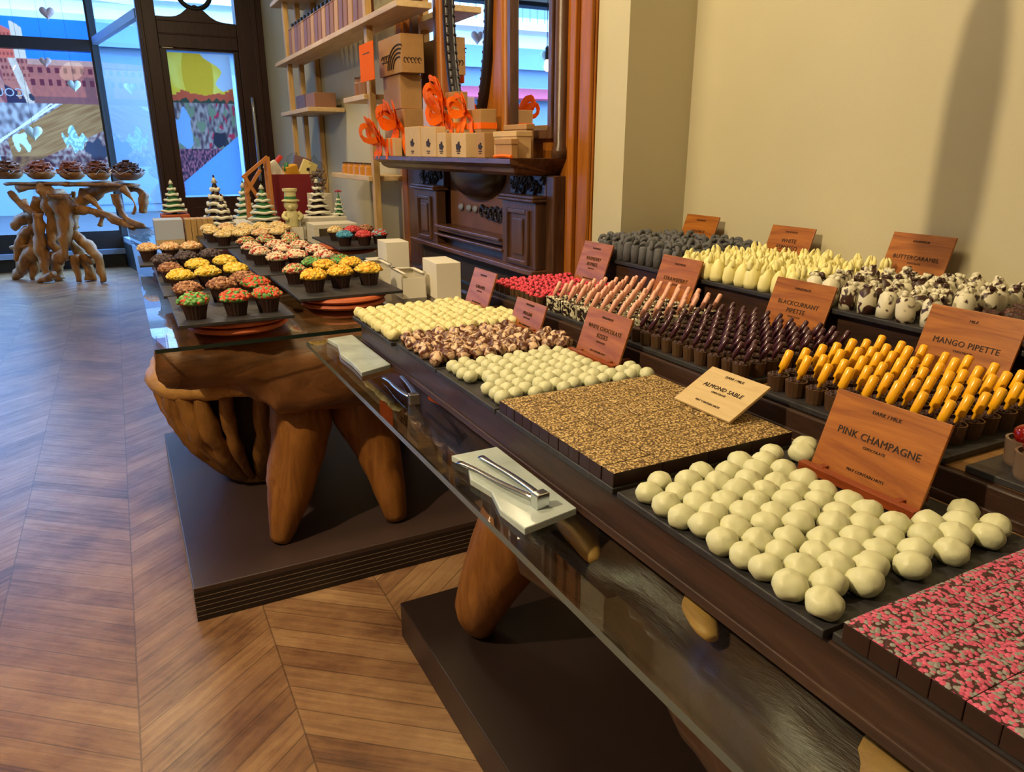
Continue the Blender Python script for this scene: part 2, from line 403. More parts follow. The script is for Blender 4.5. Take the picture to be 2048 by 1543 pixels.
# splayed pane between the window and the door
ax, ay, bx_, by_ = .0, 10.7, .40, 8.36
dl = math.hypot(bx_-ax, by_-ay); ang = math.atan2(by_-ay, bx_-ax)
w2 = MB().box(0, -.03, 2.58, dl, .03, 2.66, 1).box(0, -.04, 0, dl, .04, .30, 0).box(0, -.03, .30, dl, .03, .36, 1).box(.0, -.035, .36, .05, .035, 3.4, 0).box(0, -.04, 3.4, dl, .04, 3.5, 0)
w2 = struct(w2.build('window_2', [M['dark_metal'], M['bluegrey']], None, (ax, ay, 0), (0, 0, ang)))
MB().box(.05, -.004, .36, dl, .004, 3.4).build('pane', M['wglass'], w2)
# door with its timber surround
d1 = struct(bpy.data.objects.new('door_1', None)); C.objects.link(d1); d1.location = (0, 8.3, 0)
f = MB()
f.box(.38, -.08, 0, .54, .10, 3.5).box(1.25, -.08, 0, 1.5, .10, 3.5)
f.box(.54, -.06, 2.33, 1.25, .08, 2.56)
og = [(.54, 2.56)]+[(.54+.71*t, 2.60+.13*math.exp(-((t-.5)/.17)**2)-.03*t) for t in [i/16 for i in range(17)]]+[(1.25, 2.56)]
f.prism(og, -.04, .05, 'Y')
f.box(.54, -.02, 2.44, 1.25, -.065, 2.455).box(.40, -.1, 0, .43, -.08, 3.5).box(1.40, -.1, 0, 1.44, -.08, 3.5)
f.build('door_frame', M['door_wood'], d1, bevel=.006)
lf = MB().box(.54, -.03, .02, .60, .03, 2.33).box(1.205, -.03, .02, 1.25, .03, 2.33).box(.60, -.03, .02, 1.205, .03, .95).box(.60, -.03, 2.31, 1.205, .03, 2.33).box(.68, -.036, .2, 1.12, -.03, .85)
lf = lf.build('door_leaf', M['door_wood'], d1, bevel=.004)
MB().box(.60, -.004, .95, 1.205, .004, 2.31).build('pane', M['wglass'], d1)
MB().box(.54, -.004, 2.56, 1.25, .004, 3.5).build('transom_pane', M['wglass'], d1)
MB().tube([(1.32, -.16, 1.1), (1.32, -.17, 1.4), (1.32, -.16, 1.9)], .016).tube([(1.32, -.06, 1.15), (1.32, -.16, 1.15)], .012, sub=1).tube([(1.32, -.06, 1.85), (1.32, -.16, 1.85)], .012, sub=1).build('pull_handle', M['steel'], d1, smooth=True)
MB().tube([(.90+.15*math.cos(a), -.03, 2.83+.15*math.sin(a)) for a in [2*PI*i/24 for i in range(24)]], .022, 8, sub=1, closed=True)\
    .tube([(.90+.08*math.cos(a), -.03, 2.86+.08*math.sin(a)) for a in [2*PI*i/16 for i in range(16)]], .008, 6, sub=1, closed=True).build('ring_motif', M['black'], d1, smooth=True)
MB().box(.56, -.05, 2.325, .66, -.02, 2.345).build('door_closer', M['steel'], d1)

# ---------- printed posters on the glass (flat prints)
def print_mat(name):
    m = bpy.data.materials.new(name); m.use_nodes = True; nt = m.node_tree; nt.nodes.remove(nt.nodes['Principled BSDF'])
    a = nd(nt, 'ShaderNodeVertexColor', layer_name='print')
    d = nt.nodes.new('ShaderNodeBsdfDiffuse'); t = nt.nodes.new('ShaderNodeBsdfTranslucent'); mx = nd(nt, 'ShaderNodeMixShader', Fac=.52)
    for q in (d, t): nt.links.new(a.outputs[0], q.inputs[0])
    nt.links.new(d.outputs[0], mx.inputs[1]); nt.links.new(t.outputs[0], mx.inputs[2]); nt.links.new(mx.outputs[0], nt.nodes['Material Output'].inputs[0]); return m
PM = print_mat('translucent window print')
def nz(x, y, s, k=0): return noise.noise(Vector((x*s, y*s, k)))
def mixc(a, b, t): t = max(0, min(1, t)); return tuple(a[i]+(b[i]-a[i])*t for i in range(3))+(1,)
def art_bridge(u, v):
    # u across 1.1 m, v up 1.65 m: plain city of brick, timber bridge, pebbles
    sky = lin('#2f74d8'); brick = lin('#b8604e'); pale = lin('#e0b898'); brown = lin('#b07a4c'); dark = lin('#3a3040')
    if v > .70:
        c = sky
        if .12 < u < .30 and v < .93-.3*(u-.12): c = lin('#d9604a') if (int(u*60) % 2 or int(v*50) % 3) else lin('#a84438')
        elif .30 <= u < .40 and v < .93-3*(u-.28)**2: c = pale
        if v > .955: c = lin('#dfe9f2')
        return c
    if v > .42:
        c = brick
        if abs(u-.93) < .05 and v < .6: c = lin('#8c5048')
        if u < .16: c = lin('#c87a66') if (u*4+v*3) % .5 < .3 else lin('#9a4a48')
        elif u < .40:
            c = lin('#c46a55') if v > .52-.4*(u-.2) else dark
            if int(u*55) % 2 and int(v*46) % 2 and v > .56: c = lin('#8a3a34')
            if abs(u-.28-(.66-v)*.35) < .035: c = pale
        else:
            if v > .665: c = lin('#d08a70')
            elif int((u-.4)*26) % 2 == 0 and int(v*26) % 2 == 0 and v > .5: c = lin('#6e2a30')
            if v < .47: c = lin('#8c5048')
        if nz(u, v, 9, 3) > .25 and v < .5 and .1 < u < .5: c = lin('#33343c')
        return mixc(c, dark, .12+.2*nz(u, v, 30))
    # bridge deck running up to the right, pebble beds either side
    ed1 = .15+(.42-v)*-.15+v*1.35-.15; deck = (u > .10+.9*(v-.14)*-.15) and (v < .05+.42*u+.10) and (v > -.05+.30*u)
    if deck: c = mixc(brown, lin('#8c5a34'), .35+.8*nz((u+v)*.5, (v-.3*u)*9, 7)+.25*(int((u+v*2)*45) % 2)); 
    elif v > .05+.42*u+.10: c = mixc(lin('#6a5a5c'), lin('#b8a8a0'), .5+1.2*nz(u, v, 22))
    else: c = mixc(lin('#6a3c40'), lin('#b89a88'), .45+1.3*nz(u, v, 34))
    if abs(v-(.05+.42*u+.12)) < .008 or abs(v-(.16+.48*u)) < .006: c = lin('#e6d2b4')
    if (u-.70)**2*1.0+(v-.19)**2*2 < .010+.016*nz(u, v, 18, 2): c = lin('#b8d0c0') if nz(u, v, 40) > 0 else lin('#8aa494')
    if (u-.90)**2+(v-.12)**2*2 < .010+.016*nz(u, v, 14, 4): c = lin('#41424e')
    if (u-.22)**2*1.2+(v-.17)**2*2 < .007+.012*nz(u, v, 16, 6): c = lin('#cfd8c8')
    if v < .08: c = mixc(c, lin('#40242c'), .5+nz(u, v, 16))
    return c
def art_garden(u, v):
    yel = lin('#e8c23a'); red = lin('#c8583c'); grn = lin('#7c8a6c'); pk = lin('#b04058')
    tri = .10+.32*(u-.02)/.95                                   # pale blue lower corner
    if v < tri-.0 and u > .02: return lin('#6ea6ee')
    if v > .78-.06*math.sin(u*3):
        if u+v > 1.62+.1*math.sin(v*30) : return lin('#b8c8d4')
        return mixc(yel, lin('#f0d860'), .5+nz(u, v, 6)) if (u-.45)**2+(v-.86)**2 > .06 else lin('#dfb030')
    if v > .66:
        hgt = .74+.06*(((int(u*14)*37) % 7)/7-.4)
        return red if v < hgt and v > .68+.03*nz(u, v, 12) else (yel if v >= hgt else lin('#3c4a3c'))
    c = mixc(lin('#a89a90'), lin('#5a4a50'), .5+1.4*nz(u, v, 22))
    if nz(u, v, 11, 5) > .22: c = grn
    if nz(u, v, 15, 9) > .33 and u > .5: c = lin('#c03a50')
    if (u-.13)**2+(v-.48)**2*1.4 < .022+.03*nz(u, v, 9, 8): c = lin('#86b0dc')
    if (u-.72)**2*1.4+(v-.40)**2*4 < .016+.02*nz(u, v, 9, 3): c = lin('#353842')
    if v < .34: c = mixc(lin('#3a3444'), lin('#b06a78'), .35+1.6*nz(u, v, 40))
    return c
p = painted('window_poster', art_bridge, 1.12, 1.72, 150, 200, PM); p.location = (-1.16, 10.77, 1.2)
tag(p, 'large window print of brick buildings and a timber bridge behind the front glass', 'poster')
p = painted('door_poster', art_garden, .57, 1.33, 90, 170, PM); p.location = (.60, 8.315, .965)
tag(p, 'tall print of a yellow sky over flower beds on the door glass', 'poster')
t = text_part('COUN', .13, M['lettering'], None, (-.99, 10.69, 2.03), (PI/2, 0, PI), 'window_lettering', depth=.001)
tag(t, 'white shop lettering reversed on the front window glass', 'lettering')
# ornaments hanging in the window
def heart(r=.06):
    mb = MB(); pts = []
    for i in range(20):
        a = 2*PI*i/20; pts.append((16*math.sin(a)**3/16*r, (13*math.cos(a)-5*math.cos(2*a)-2*math.cos(3*a)-math.cos(4*a))/16*r))
    vs = [(x*.6, -r*.3, y*.6) for x, y in pts]+[(x, -r*.12, y) for x, y in pts]+[(x, r*.12, y) for x, y in pts]+[(x*.6, r*.3, y*.6) for x, y in pts]
    fs = [tuple(range(20))[::-1], tuple(range(60, 80))]
    for k in range(3):
        for i in range(20): j = (i+1) % 20; fs.append((k*20+i, k*20+j, k*20+20+j, k*20+20+i))
    return mb.add(vs, fs)
for (x, z, r, m, lb) in [(-.42, 2.87, .075, 'heart_pink', 'rose tinted glass heart hanging above the window bar'),
                         (-.27, 2.12, .07, 'heart', 'pale glass heart hanging over the printed timber bridge'),
                         (-.76, 1.6, .09, 'heart', 'largest frosted heart low in the window behind the root table'),
                         (-.52, 2.36, .06, 'heart_pink', 'dusky heart just under the window bar'),
                         (-3.15, 2.75, .1, 'heart', 'frosted heart hanging in the far left window bay'),
                         (-2.0, 2.95, .1, 'heart_pink', 'rose heart hanging in the left window bay')]:
    t = thing('heart_ornament', lb, 'ornament', (x, 10.5, z), 0, 'hearts hanging in the front window')
    heart(r).build('heart_body', M[m], t, smooth=True)
    MB().tube([(0, 0, r*.4), (0, 0, 3.5-z)], .0015, 5, sub=1).build('cord', M['black'], t)

# ------------------------------------------------------------------ street outside
struct(MB().box(-30, 8.5, -.25, 20, 40, -.12).build('ground_street', M['asphalt']))
b = thing('building_across', 'white stone building with balconies across the street', 'building', (0, 22, -.12))
MB().box(-26, 0, 0, 18, 5, 14).build('wall', M['stone_white'], b)
for k in range(9):
    for fl in range(2):
        MB().box(-23+k*4.4, -.05, 5.4+fl*3.8, -21.4+k*4.4, .2, 8.0+fl*3.8).build('window', M['win_dark'], b)
for k in range(9): MB().box(-23.8+k*4.4, -.08, .2, -20.6+k*4.4, .2, 3.4).build('shop_window', M['win_dark'], b)
MB().box(-26, -.04, 0, 18, .1, 3.9).build('shop_front', plain('slate blue shop front', '#50647c', .6), b)
MB().box(-26, -.3, 3.9, 18, .1, 4.5).build('cornice', plain('blue grey fascia', '#5d7898', .6), b)
MB().box(-26, -1.0, 4.9, 18, 0, 5.1).build('balcony_floor', M['stone_white'], b)
r_ = MB()
for k in range(170): r_.box(-25.4+k*.25, -.98, 5.1, -25.37+k*.25, -.95, 6.1)
r_.box(-26, -1, 6.1, 18, -.93, 6.16).build('balcony_railing', M['rail'], b)
MB().prism([(-1.2, 2.95), (0, 3.3), (0, 3.4), (-1.25, 3.0)], -10.5, -4.0, 'X').build('awning', M['red_awning'], b)

# ------------------------------------------------------------------ root wood helper shapes
def grain(mb, amp, sc):
    out = []
    for p in mb.v:
        v = Vector(p); n = noise.noise_vector(v*sc)+noise.noise_vector(v*sc*2.7)*.45
        out.append(tuple(v+n*amp))
    mb.v = out; return mb
def loft_log(stations, seg=24, pw=.6):
    """stations: (centre, half width vector, half height)  ->  rounded log skin"""
    mb = MB(); vs = []; fs = []
    for (c, w, h) in stations:
        c = Vector(c); w = Vector(w)
        for k in range(seg):
            a = 2*PI*k/seg; ca, sa = math.cos(a), math.sin(a)
            vs.append(c+w*(math.copysign(abs(ca)**pw, ca))+Vector((0, 0, h*math.copysign(abs(sa)**pw, sa))))
    for i in range(len(stations)-1):
        for k in range(seg): k2 = (k+1) % seg; fs.append((i*seg+k, i*seg+k2, (i+1)*seg+k2, (i+1)*seg+k))
    fs.append(tuple(range(seg))[::-1]); fs.append(tuple((len(stations)-1)*seg+k for k in range(seg)))
    return mb.add(vs, fs)
def resample(st, n):
    out = []
    for i in range(len(st)-1):
        for k in range(n):
            t = k/n; t = t*t*(3-2*t) if False else t
            out.append(tuple([tuple(Vector(a)*(1-t)+Vector(b)*t) if hasattr(a, '__len__') else a*(1-t)+b*t for a, b in zip(st[i], st[i+1])]))
    out.append(st[-1]); return out
GZ = .87
def glass_top(name_parent, x0, y0, x1, y1):
    mb = MB().box(x0, y0, GZ-.012, x1, y1, GZ); mb.m = [0, 0, 1, 1, 1, 1]
    return mb.build('glass_top', [M['tglass'], M['tedge']], name_parent)

# ------------------------------------------------------------------ platforms
t = thing('floor_platform', 'dark layered plinth under the cupcake table', 'platform', (0, 0, 0))
MB().box(.035, 2.19, 0, 1.04, 3.66, .117).build('plinth_body', M['plat'], t, bevel=.003)
ln = MB()
for k in range(5):
    z = .018+k*.0165
    ln.box(.033, 2.1885, z, 1.041, 2.192, z+.002).box(.0335, 2.19, z, .037, 3.66, z+.002)
MB().box(.0342, 2.1888, .001, 1.0405, 2.192, .1).build('grooved_edge', M['plat_edge'], t)
ln.build('groove_line', M['plat_line'], t)
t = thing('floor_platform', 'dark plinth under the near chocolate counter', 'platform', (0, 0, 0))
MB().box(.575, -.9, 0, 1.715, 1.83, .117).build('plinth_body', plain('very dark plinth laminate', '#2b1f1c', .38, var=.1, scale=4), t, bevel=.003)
t = thing('floor_platform', 'dark plinth under the far end of the cupcake table', 'platform', (0, 0, 0))
MB().box(.35, 4.4, 0, 1.3, 5.9, .117).build('plinth_body', M['plat'], t, bevel=.003)

# ------------------------------------------------------------------ cupcake table (glass on root wood)
TX = 1.262
t1 = thing('display_table', 'glass topped table on a carved root wood base holding cupcakes', 'table', (0, 0, 0))
glass_top(t1, .03, 2.22, TX, 6.05)
prof = [(.03, .765, .03), (.045, .725, .10), (.10, .700, .3), (.22, .690, .38), (.30, .64, .42), (.36, .575, .44), (.45, .552, .44), (.6, .545, .44), (.8, .55, .43), (1.0, .57, .4), (1.12, .64, .3), (1.16, .74, .1)]
st = [((x, 2.27+d, (zb+.852)/2), (0, d, 0), (.852-zb)/2) for x, zb, d in prof]
lg = loft_log(resample(st, 7), 48, .5); grain(lg, .022, 5); grain(lg, .006, 19)
lg.v = [(x, y, min(z, .856)) for x, y, z in lg.v]
lg.build('root_slab', M['root_dark'], t1, smooth=True)
for path, rad, nm in [([(.45, 2.46, .64), (.44, 2.43, .5), (.405, 2.40, .36), (.365, 2.375, .24), (.328, 2.36, .122)], [.10, .105, .088, .068, .034], 'leg'),
                      ([(.66, 2.52, .66), (.675, 2.47, .52), (.695, 2.42, .40), (.715, 2.36, .27), (.735, 2.33, .122)], [.13, .115, .085, .06, .036], 'leg'),
                      ([(.95, 3.0, .62), (.97, 3.05, .4), (1.0, 3.1, .122)], [.11, .08, .05], 'leg')]:
    MB().tube(path, rad, 14, nz=.16, nsc=7, sub=5).build(nm, M['root_leg'], t1, smooth=True)
# woven looking root bowl that carries the slab
bc = (.37, 3.0)
bw = MB()
def bprof(t): return .115+(.335-.115)*math.sin(t*PI/2)**.85, .135+t*.43
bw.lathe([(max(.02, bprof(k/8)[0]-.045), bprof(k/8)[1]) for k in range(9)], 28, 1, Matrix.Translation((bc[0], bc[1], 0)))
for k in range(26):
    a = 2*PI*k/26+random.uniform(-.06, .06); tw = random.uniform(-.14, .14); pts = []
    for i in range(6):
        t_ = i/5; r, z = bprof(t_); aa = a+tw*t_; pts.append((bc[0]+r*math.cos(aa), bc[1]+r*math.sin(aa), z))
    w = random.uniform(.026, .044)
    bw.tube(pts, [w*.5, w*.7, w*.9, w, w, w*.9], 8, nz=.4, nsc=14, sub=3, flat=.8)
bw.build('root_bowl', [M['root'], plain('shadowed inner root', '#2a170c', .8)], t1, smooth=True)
rm = MB().tube([(bc[0]+.335*math.cos(a), bc[1]+.335*math.sin(a), .583+.012*math.sin(3*a)) for a in [2*PI*i/20 for i in range(20)]], .040, 10, nz=.35, nsc=8, sub=3, closed=True, flat=.9)
rm.build('bowl_rim', M['root_pale'], t1, smooth=True)
MB().tube([(bc[0]+.11*math.cos(a), bc[1]+.11*math.sin(a), .138) for a in [2*PI*i/16 for i in range(16)]], .02, 8, nz=.3, sub=2, closed=True).build('bowl_foot', M['root'], t1, smooth=True)
MB().tube([(.75, 4.9, .122), (.78, 4.95, .4), (.8, 5.0, .70), (.8, 5.0, .86)], [.17, .13, .22, .34], 18, nz=.3, nsc=5, sub=4).build('root_stump', M['root'], t1, smooth=True)

# ------------------------------------------------------------------ near counter
t2 = thing('display_counter', 'long glass topped counter on root wood loaded with chocolates', 'counter', (0, 0, 0))
gp = MB().prism([(.425, -.9), (1.71, -.9), (1.71, 2.022), (1.45, 2.022), (1.45, 2.115), (.425, 2.115)], GZ-.012, GZ); gp.m = [0, 0, 1, 1, 1, 1, 1, 1]
gp.build('glass_top', [M['tglass'], plain('grey green counter glass edge', '#59605a', .2, spec=.6)], t2)
st = [((1.0, 2.0, .76), (.25, 0, 0), .04), ((1.05, 1.92, .74), (.38, 0, 0), .07), ((1.02, 1.6, .72), (.42, 0, 0), .085), ((1.02, 1.35, .72), (.42, 0, 0), .09),
      ((1.0, 1.12, .755), (.46, 0, 0), .10), ((1.0, .95, .755), (.49, 0, 0), .10), ((1.0, .75, .75), (.45, 0, 0), .10), ((1.0, .6, .72), (.44, 0, 0), .13), ((1.0, .42, .70), (.48, 0, 0), .15), ((1.0, .2, .72), (.43, 0, 0), .13), ((1.0, -.1, .72), (.46, 0, 0), .13), ((1.0, -.8, .74), (.4, 0, 0), .1)]
lg = loft_log(resample(st, 6), 36, .62); grain(lg, .03, 5)
lg.v = [(x, y, min(z, .856)) for x, y, z in lg.v]
lg.build('root_slab', wood('dark weathered root', '#1e110a', '#3e2717', 'Y', .9, .4, '#5c3e26', 6, bmp=.5), t2, smooth=True)
MB().tube([(.86, 1.42, .70), (.80, 1.47, .52), (.745, 1.53, .34), (.72, 1.575, .21), (.735, 1.60, .122)], [.13, .112, .09, .068, .034], 16, nz=.08, nsc=5, sub=6).build('leg', M['root_leg'], t2, smooth=True)
MB().tube([(1.3, 1.5, .70), (1.35, 1.55, .4), (1.4, 1.6, .122)], [.12, .09, .05], 14, nz=.1, sub=4).build('leg', M['root_leg'], t2, smooth=True)
MB().tube([(.95, -.1, .70), (.9, -.2, .4), (.85, -.25, .122)], [.14, .1, .06], 14, nz=.1, sub=4).build('leg', M['root_leg'], t2, smooth=True)
for path, rad in [([(.70, 1.02, .77), (.62, .95, .80), (.585, .875, .815), (.57, .82, .80)], [.06, .05, .034, .010]), ([(.66, .66, .81), (.60, .62, .828), (.575, .57, .825)], [.03, .024, .008]), ([(.75, .42, .75), (.64, .36, .79), (.58, .30, .80)], [.08, .05, .02])]:
    MB().tube(path, rad, 14, nz=.3, nsc=9, sub=5, flat=.7).build('pale_branch_stub', M['root_pale'], t2, smooth=True)
# wooden stepped risers
YE = 2.02
def riser(lb, x0, x1, z0, z1, xe=1.70):
    t = thing('wooden_riser', lb, 'riser', (0, 0, 0))
    MB().box(x0, -.9, z0, x1, YE, z1).build('step_board', M['dark_wood'], t, bevel=.003)
    MB().box(x0+.012, -.9, z1-.001, xe, YE, z1+.0012).build('top_board', M['oak'], t)
    MB().box(x0-.004, -.9, z0, x0+.004, YE, z0+.014).build('edge_strip', M['dark_wood'], t, bevel=.0015)
riser('dark wooden lowest step along the aisle side of the counter', .563, 1.70, .8704, .938, .948)
riser('dark wooden middle step carrying the cups with pipettes', .955, 1.70, .9382, .984, 1.318)
riser('dark wooden top step against the cream wall', 1.325, 1.70, .9842, 1.07)
# pale bare strips of bench top between trays
def slate(lb, x0, y0, x1, y1, z, h=.010):
    mb = MB().box(-(x1-x0)/2, -(y1-y0)/2, 0, (x1-x0)/2, (y1-y0)/2, h)
    o = mb.build('slate_tray', M['slate'], None, ((x0+x1)/2, (y0+y1)/2, z), bevel=.0015)
    return tag(o, lb, 'tray', 'slate serving trays')
TZ1, TZ2, TZ3 = .9495, .9955, 1.0815
slate('slate tray under the big white champagne truffles', .556, .405, .925, .755, .938+.0014)
slate('slate tray under the golden seed bars', .556, .765, .925, 1.135, .938+.0014)
slate('slate tray under the small round pale green truffles', .556, 1.14, .93, 1.425, .938+.0014)
slate('slate tray under the brown and cream dusted truffles', .556, 1.43, .93, 1.69, .938+.0014)
slate('slate tray under the cream truffles at the far end', .545, 1.695, .94, 2.04, .938+.0014)
slate('slate tray under the pink crumb bars', .563, -.2, .925, .40, .938+.0014)
slate('slate tray under the raspberry topped cups', .965, 1.70, 1.275, 2.03, .984+.0014)
slate('slate tray under the marbled cups with pink pipettes', .965, 1.315, 1.29, 1.69, .984+.0014)
slate('slate tray under the cups with dark pipettes', .962, .945, 1.30, 1.305, .984+.0014)
slate('slate tray under the cups with yellow pipettes', .962, .555, 1.30, .915, .984+.0014)
slate('slate tray under the cherry topped cups', .965, .10, 1.30, .528, .984+.0014)
slate('slate tray under the charcoal grey sticks', 1.315, 1.575, 1.66, 1.98, 1.07+.0014)
slate('slate tray under the pale yellow chocolate cones', 1.31, 1.155, 1.66, 1.565, 1.07+.0014)
slate('slate tray under the brown and white dipped pieces', 1.305, .82, 1.66, 1.145, 1.07+.0014)
slate('slate tray under the dark nut clusters', 1.305, .4, 1.66, .81, 1.07+.0014)

def grid(protos, xs, ys, z, desc, group, jit=.003, sj=.06, skip=None, stagger=0, rz=True, first_cat=None, tilt=0):
    """place copies in rows along the counter: rows counted from the aisle, places counted from the near end"""
    first = set(); count = {}
    for i, x in enumerate(xs):
        n = 0
        for j, y in enumerate(ys):
            yy = y+(stagger*(i % 2)); 
            if skip and skip(x, yy): continue
            n += 1
            lb = '%s, %s from the near end, %s row from the aisle' % (desc, ORD[n] if n < len(ORD) else 'last', ORD[i+1])
            k = random.randrange(len(protos)); p = protos[k]
            loc = (x+random.uniform(-jit, jit), yy+random.uniform(-jit, jit), z)
            s = 1+random.uniform(-sj, sj); rot = (random.uniform(-tilt, tilt), random.uniform(-tilt, tilt), random.uniform(0, 6.28) if rz else 0)
            if k not in first:
                first.add(k); p.location = loc; p.scale = (s, s, s); p.rotation_euler = rot; p['label'] = lb; p['group'] = group
            else: dup(p, loc, 0, s, lb, group, rot)
    for k, p in enumerate(protos):
        if k not in first: raise RuntimeError(desc)
def lsp(a, b, n): return [a+(b-a)*i/(n-1) for i in range(n)]
def simple(name, mbs, mat, cat, smooth=True):
    out = []
    for mb in mbs:
        o = mb.build(name, mat, None, smooth=smooth); o['category'] = cat; o['label'] = 'x'; KIDS[o.name] = (); out.append(o)
    return out
def lump(rx, ry, rz, seed, nz_=.12, seg=18, peak=0):
    mb = MB().blob((0, 0, rz*.86), (rx, ry, rz), nz_, 7, seg, seed=seed)
    mb.v = [(x, y, max(0, z)+(peak*max(0, 1-((x-rx*.2)**2+y*y)/(rx*.35)**2) if z > rz else 0)) for x, y, z in mb.v]
    return mb
def in_sign(x, y): return x > .815 and .495 < y < .70
grid(simple('white_truffle', [lump(.0195, .0187, .0155, k, .055, 26, .0012 if k % 2 else 0) for k in range(5)], M['wtruffle'], 'truffle'),
     lsp(.575, .897, 10), lsp(.428, .712, 9), TZ1, 'big round white truffle', 'white champagne truffles', .0025, .07, in_sign, .0175, tilt=.3)
grid(simple('pale_truffle', [lump(.0158, .0155, .014, 20+k, .08, 14) for k in range(4)], M['wtruffle'], 'truffle'),
     lsp(.583, .912, 11), lsp(1.158, 1.395, 9), TZ1, 'small pale green round truffle', 'small pale round truffles', .0025, .06, lambda x, y: x > .87 and 1.22 < y < 1.42 or (x < .6 and 1.22 < y < 1.29), .012)
grid(simple('dusted_truffle', [lump(.0165, .0155, .016, 40+k, .22, 12) for k in range(4)], M['brownswirl'], 'truffle'),
     lsp(.575, .912, 12), lsp(1.45, 1.665, 8), TZ1, 'brown and cream dusted truffle', 'brown dusted truffles', .003, .08, lambda x, y: x > .88 and 1.56 < y, .012, tilt=.3)
grid(simple('cream_truffle', [lump(.0172, .0168, .016, 60+k, .16, 12) for k in range(4)], M['ctruffle'], 'truffle'),
     lsp(.56, .925, 13), lsp(1.715, 2.02, 10), TZ1, 'cream coated truffle', 'cream truffles at the far end', .002, .05, lambda x, y: x > .875 and y > 1.86, 0, tilt=.2)

# bars
def bar_proto(name, topm, lx, ly, h, cat):
    t = thing(name, 'x', cat); 
    MB().box(-lx/2, -ly/2, 0, lx/2, ly/2, h).build('chocolate_base', M['choc'], t, bevel=.001)
    tp = MB(); nx, ny = 8, 4; vs = []; fs = []
    for j in range(ny+1):
        for i in range(nx+1):
            e = 0 if i in (0, nx) or j in (0, ny) else .002+random.uniform(-.0012, .0012)
            vs.append(((i/nx-.5)*lx, (j/ny-.5)*ly, h+.0005+e))
    for j in range(ny):
        for i in range(nx): a = j*(nx+1)+i; fs.append((a, a+1, a+nx+2, a+nx+1))
    tp.add(vs, fs); tp.build('topping', topm, t, smooth=True)
    KIDS[t.name] = list(t.children); return t
sb = bar_proto('seed_bar', M['sesame'], .0860, .0287, .021, 'chocolate bar')
grid([sb], [.5575+.0436+.0872*i for i in range(4)], [.782+.0298*j for j in range(12)], TZ1, 'golden seed topped chocolate bar', 'golden seed bars', .0004, 0, None, 0, False)
pb = bar_proto('pink_crumb_bar', M['pinkbits'], .0868, .0294, .021, 'chocolate bar')
grid([pb], [.5575+.0436+.0872*i for i in range(4)], [.014+.0298*j for j in range(13)], TZ1, 'pink crumb topped chocolate bar', 'pink crumb bars', .0004, 0, None, 0, False)

# cups with toppings and pipettes
def crumb_top(r, z, n, size, seed):
    rnd = random.Random(seed); mb = MB(); mb.lathe([(r*.97, z), (r*.6, z+size*.6), (.0001, z+size*.8)], 10)
    for k in range(n):
        a = rnd.uniform(0, 6.28); q = r*.85*math.sqrt(rnd.random())
        mb.blob((q*math.cos(a), q*math.sin(a), z+size*.7), size*rnd.uniform(.6, 1.1), .3, 9, 6, seed=k)
    return mb
def cup_proto(name, cat, r, h, cupm, topm, stick=None, ncr=9, crs=.004, slen=.05, sr=.0045, lean=.35, lobes=0):
    t = thing(name, 'x', cat)
    c = MB().lathe([(r*.82, 0), (r*.86, h*.1), (r, h), (r*.88, h), (r*.86, h*.85), (.0001, h*.85)], 14, wob=.03 if lobes else 0, lobes=lobes)
    c.build('cup', cupm, t, smooth=False)
    crumb_top(r*.9, h*.86, ncr, crs, hash(name) % 99).build('topping', topm, t, smooth=True)
    if stick:
        d = Vector((math.sin(lean)*.9, -math.sin(lean)*.42, math.cos(lean))).normalized(); o = Vector((0, 0, h*.8))
        mb = MB().tube([o, o+d*slen*.30, o+d*slen*.34, o+d*slen*.6, o+d*slen*.93, o+d*slen*.985, o+d*slen], [sr*.45, sr*.5, sr, sr, sr, sr*.7, sr*.15], 10, sub=1)
        mb.build('pipette', stick, t, smooth=True)
    KIDS[t.name] = list(t.children); return t
rasp = [cup_proto('raspberry_cup', 'chocolate cup', .0142, .024, M['cup'], M['pink'], None, 7, .0062)]
grid(rasp, lsp(.985, 1.245, 9), lsp(1.725, 2.01, 10), TZ2, 'chocolate cup with raspberry red crumb', 'raspberry topped cups', .002, .05, lambda x, y: x > 1.225 and 1.83 < y < 2.0, 0)
pk = [cup_proto('pink_pipette_cup', 'chocolate cup', .0150, .034, M['stripecup'], M['whitebrown'], M['pinkstick'], 7, .004, .052, .0056, .45)]
grid(pk, lsp(.985, 1.235, 8), lsp(1.335, 1.665, 10), TZ2, 'marbled cup with pink pipette', 'cups with pink pipettes', .002, .04, None, 0, False)
dk = [cup_proto('dark_pipette_cup', 'chocolate cup', .0160, .028, M['cup'], M['choc_crumb'], M['darkstick'], 9, .004, .046, .0052, .5)]
grid(dk, lsp(.982, 1.236, 8), lsp(.965, 1.285, 10), TZ2, 'crumb topped cup with dark pipette', 'cups with dark pipettes', .002, .04, None, 0, False)
yl = [cup_proto('yellow_pipette_cup', 'chocolate cup', .0185, .028, M['cup'], M['choc_crumb'], M['yellow'], 12, .0045, .052, .0072, .34)]
grid(yl, lsp(.99, 1.232, 7), lsp(.59, .885, 8), TZ2, 'crumb topped cup with yellow pipette', 'cups with yellow pipettes', .002, .04, None, 0, False)
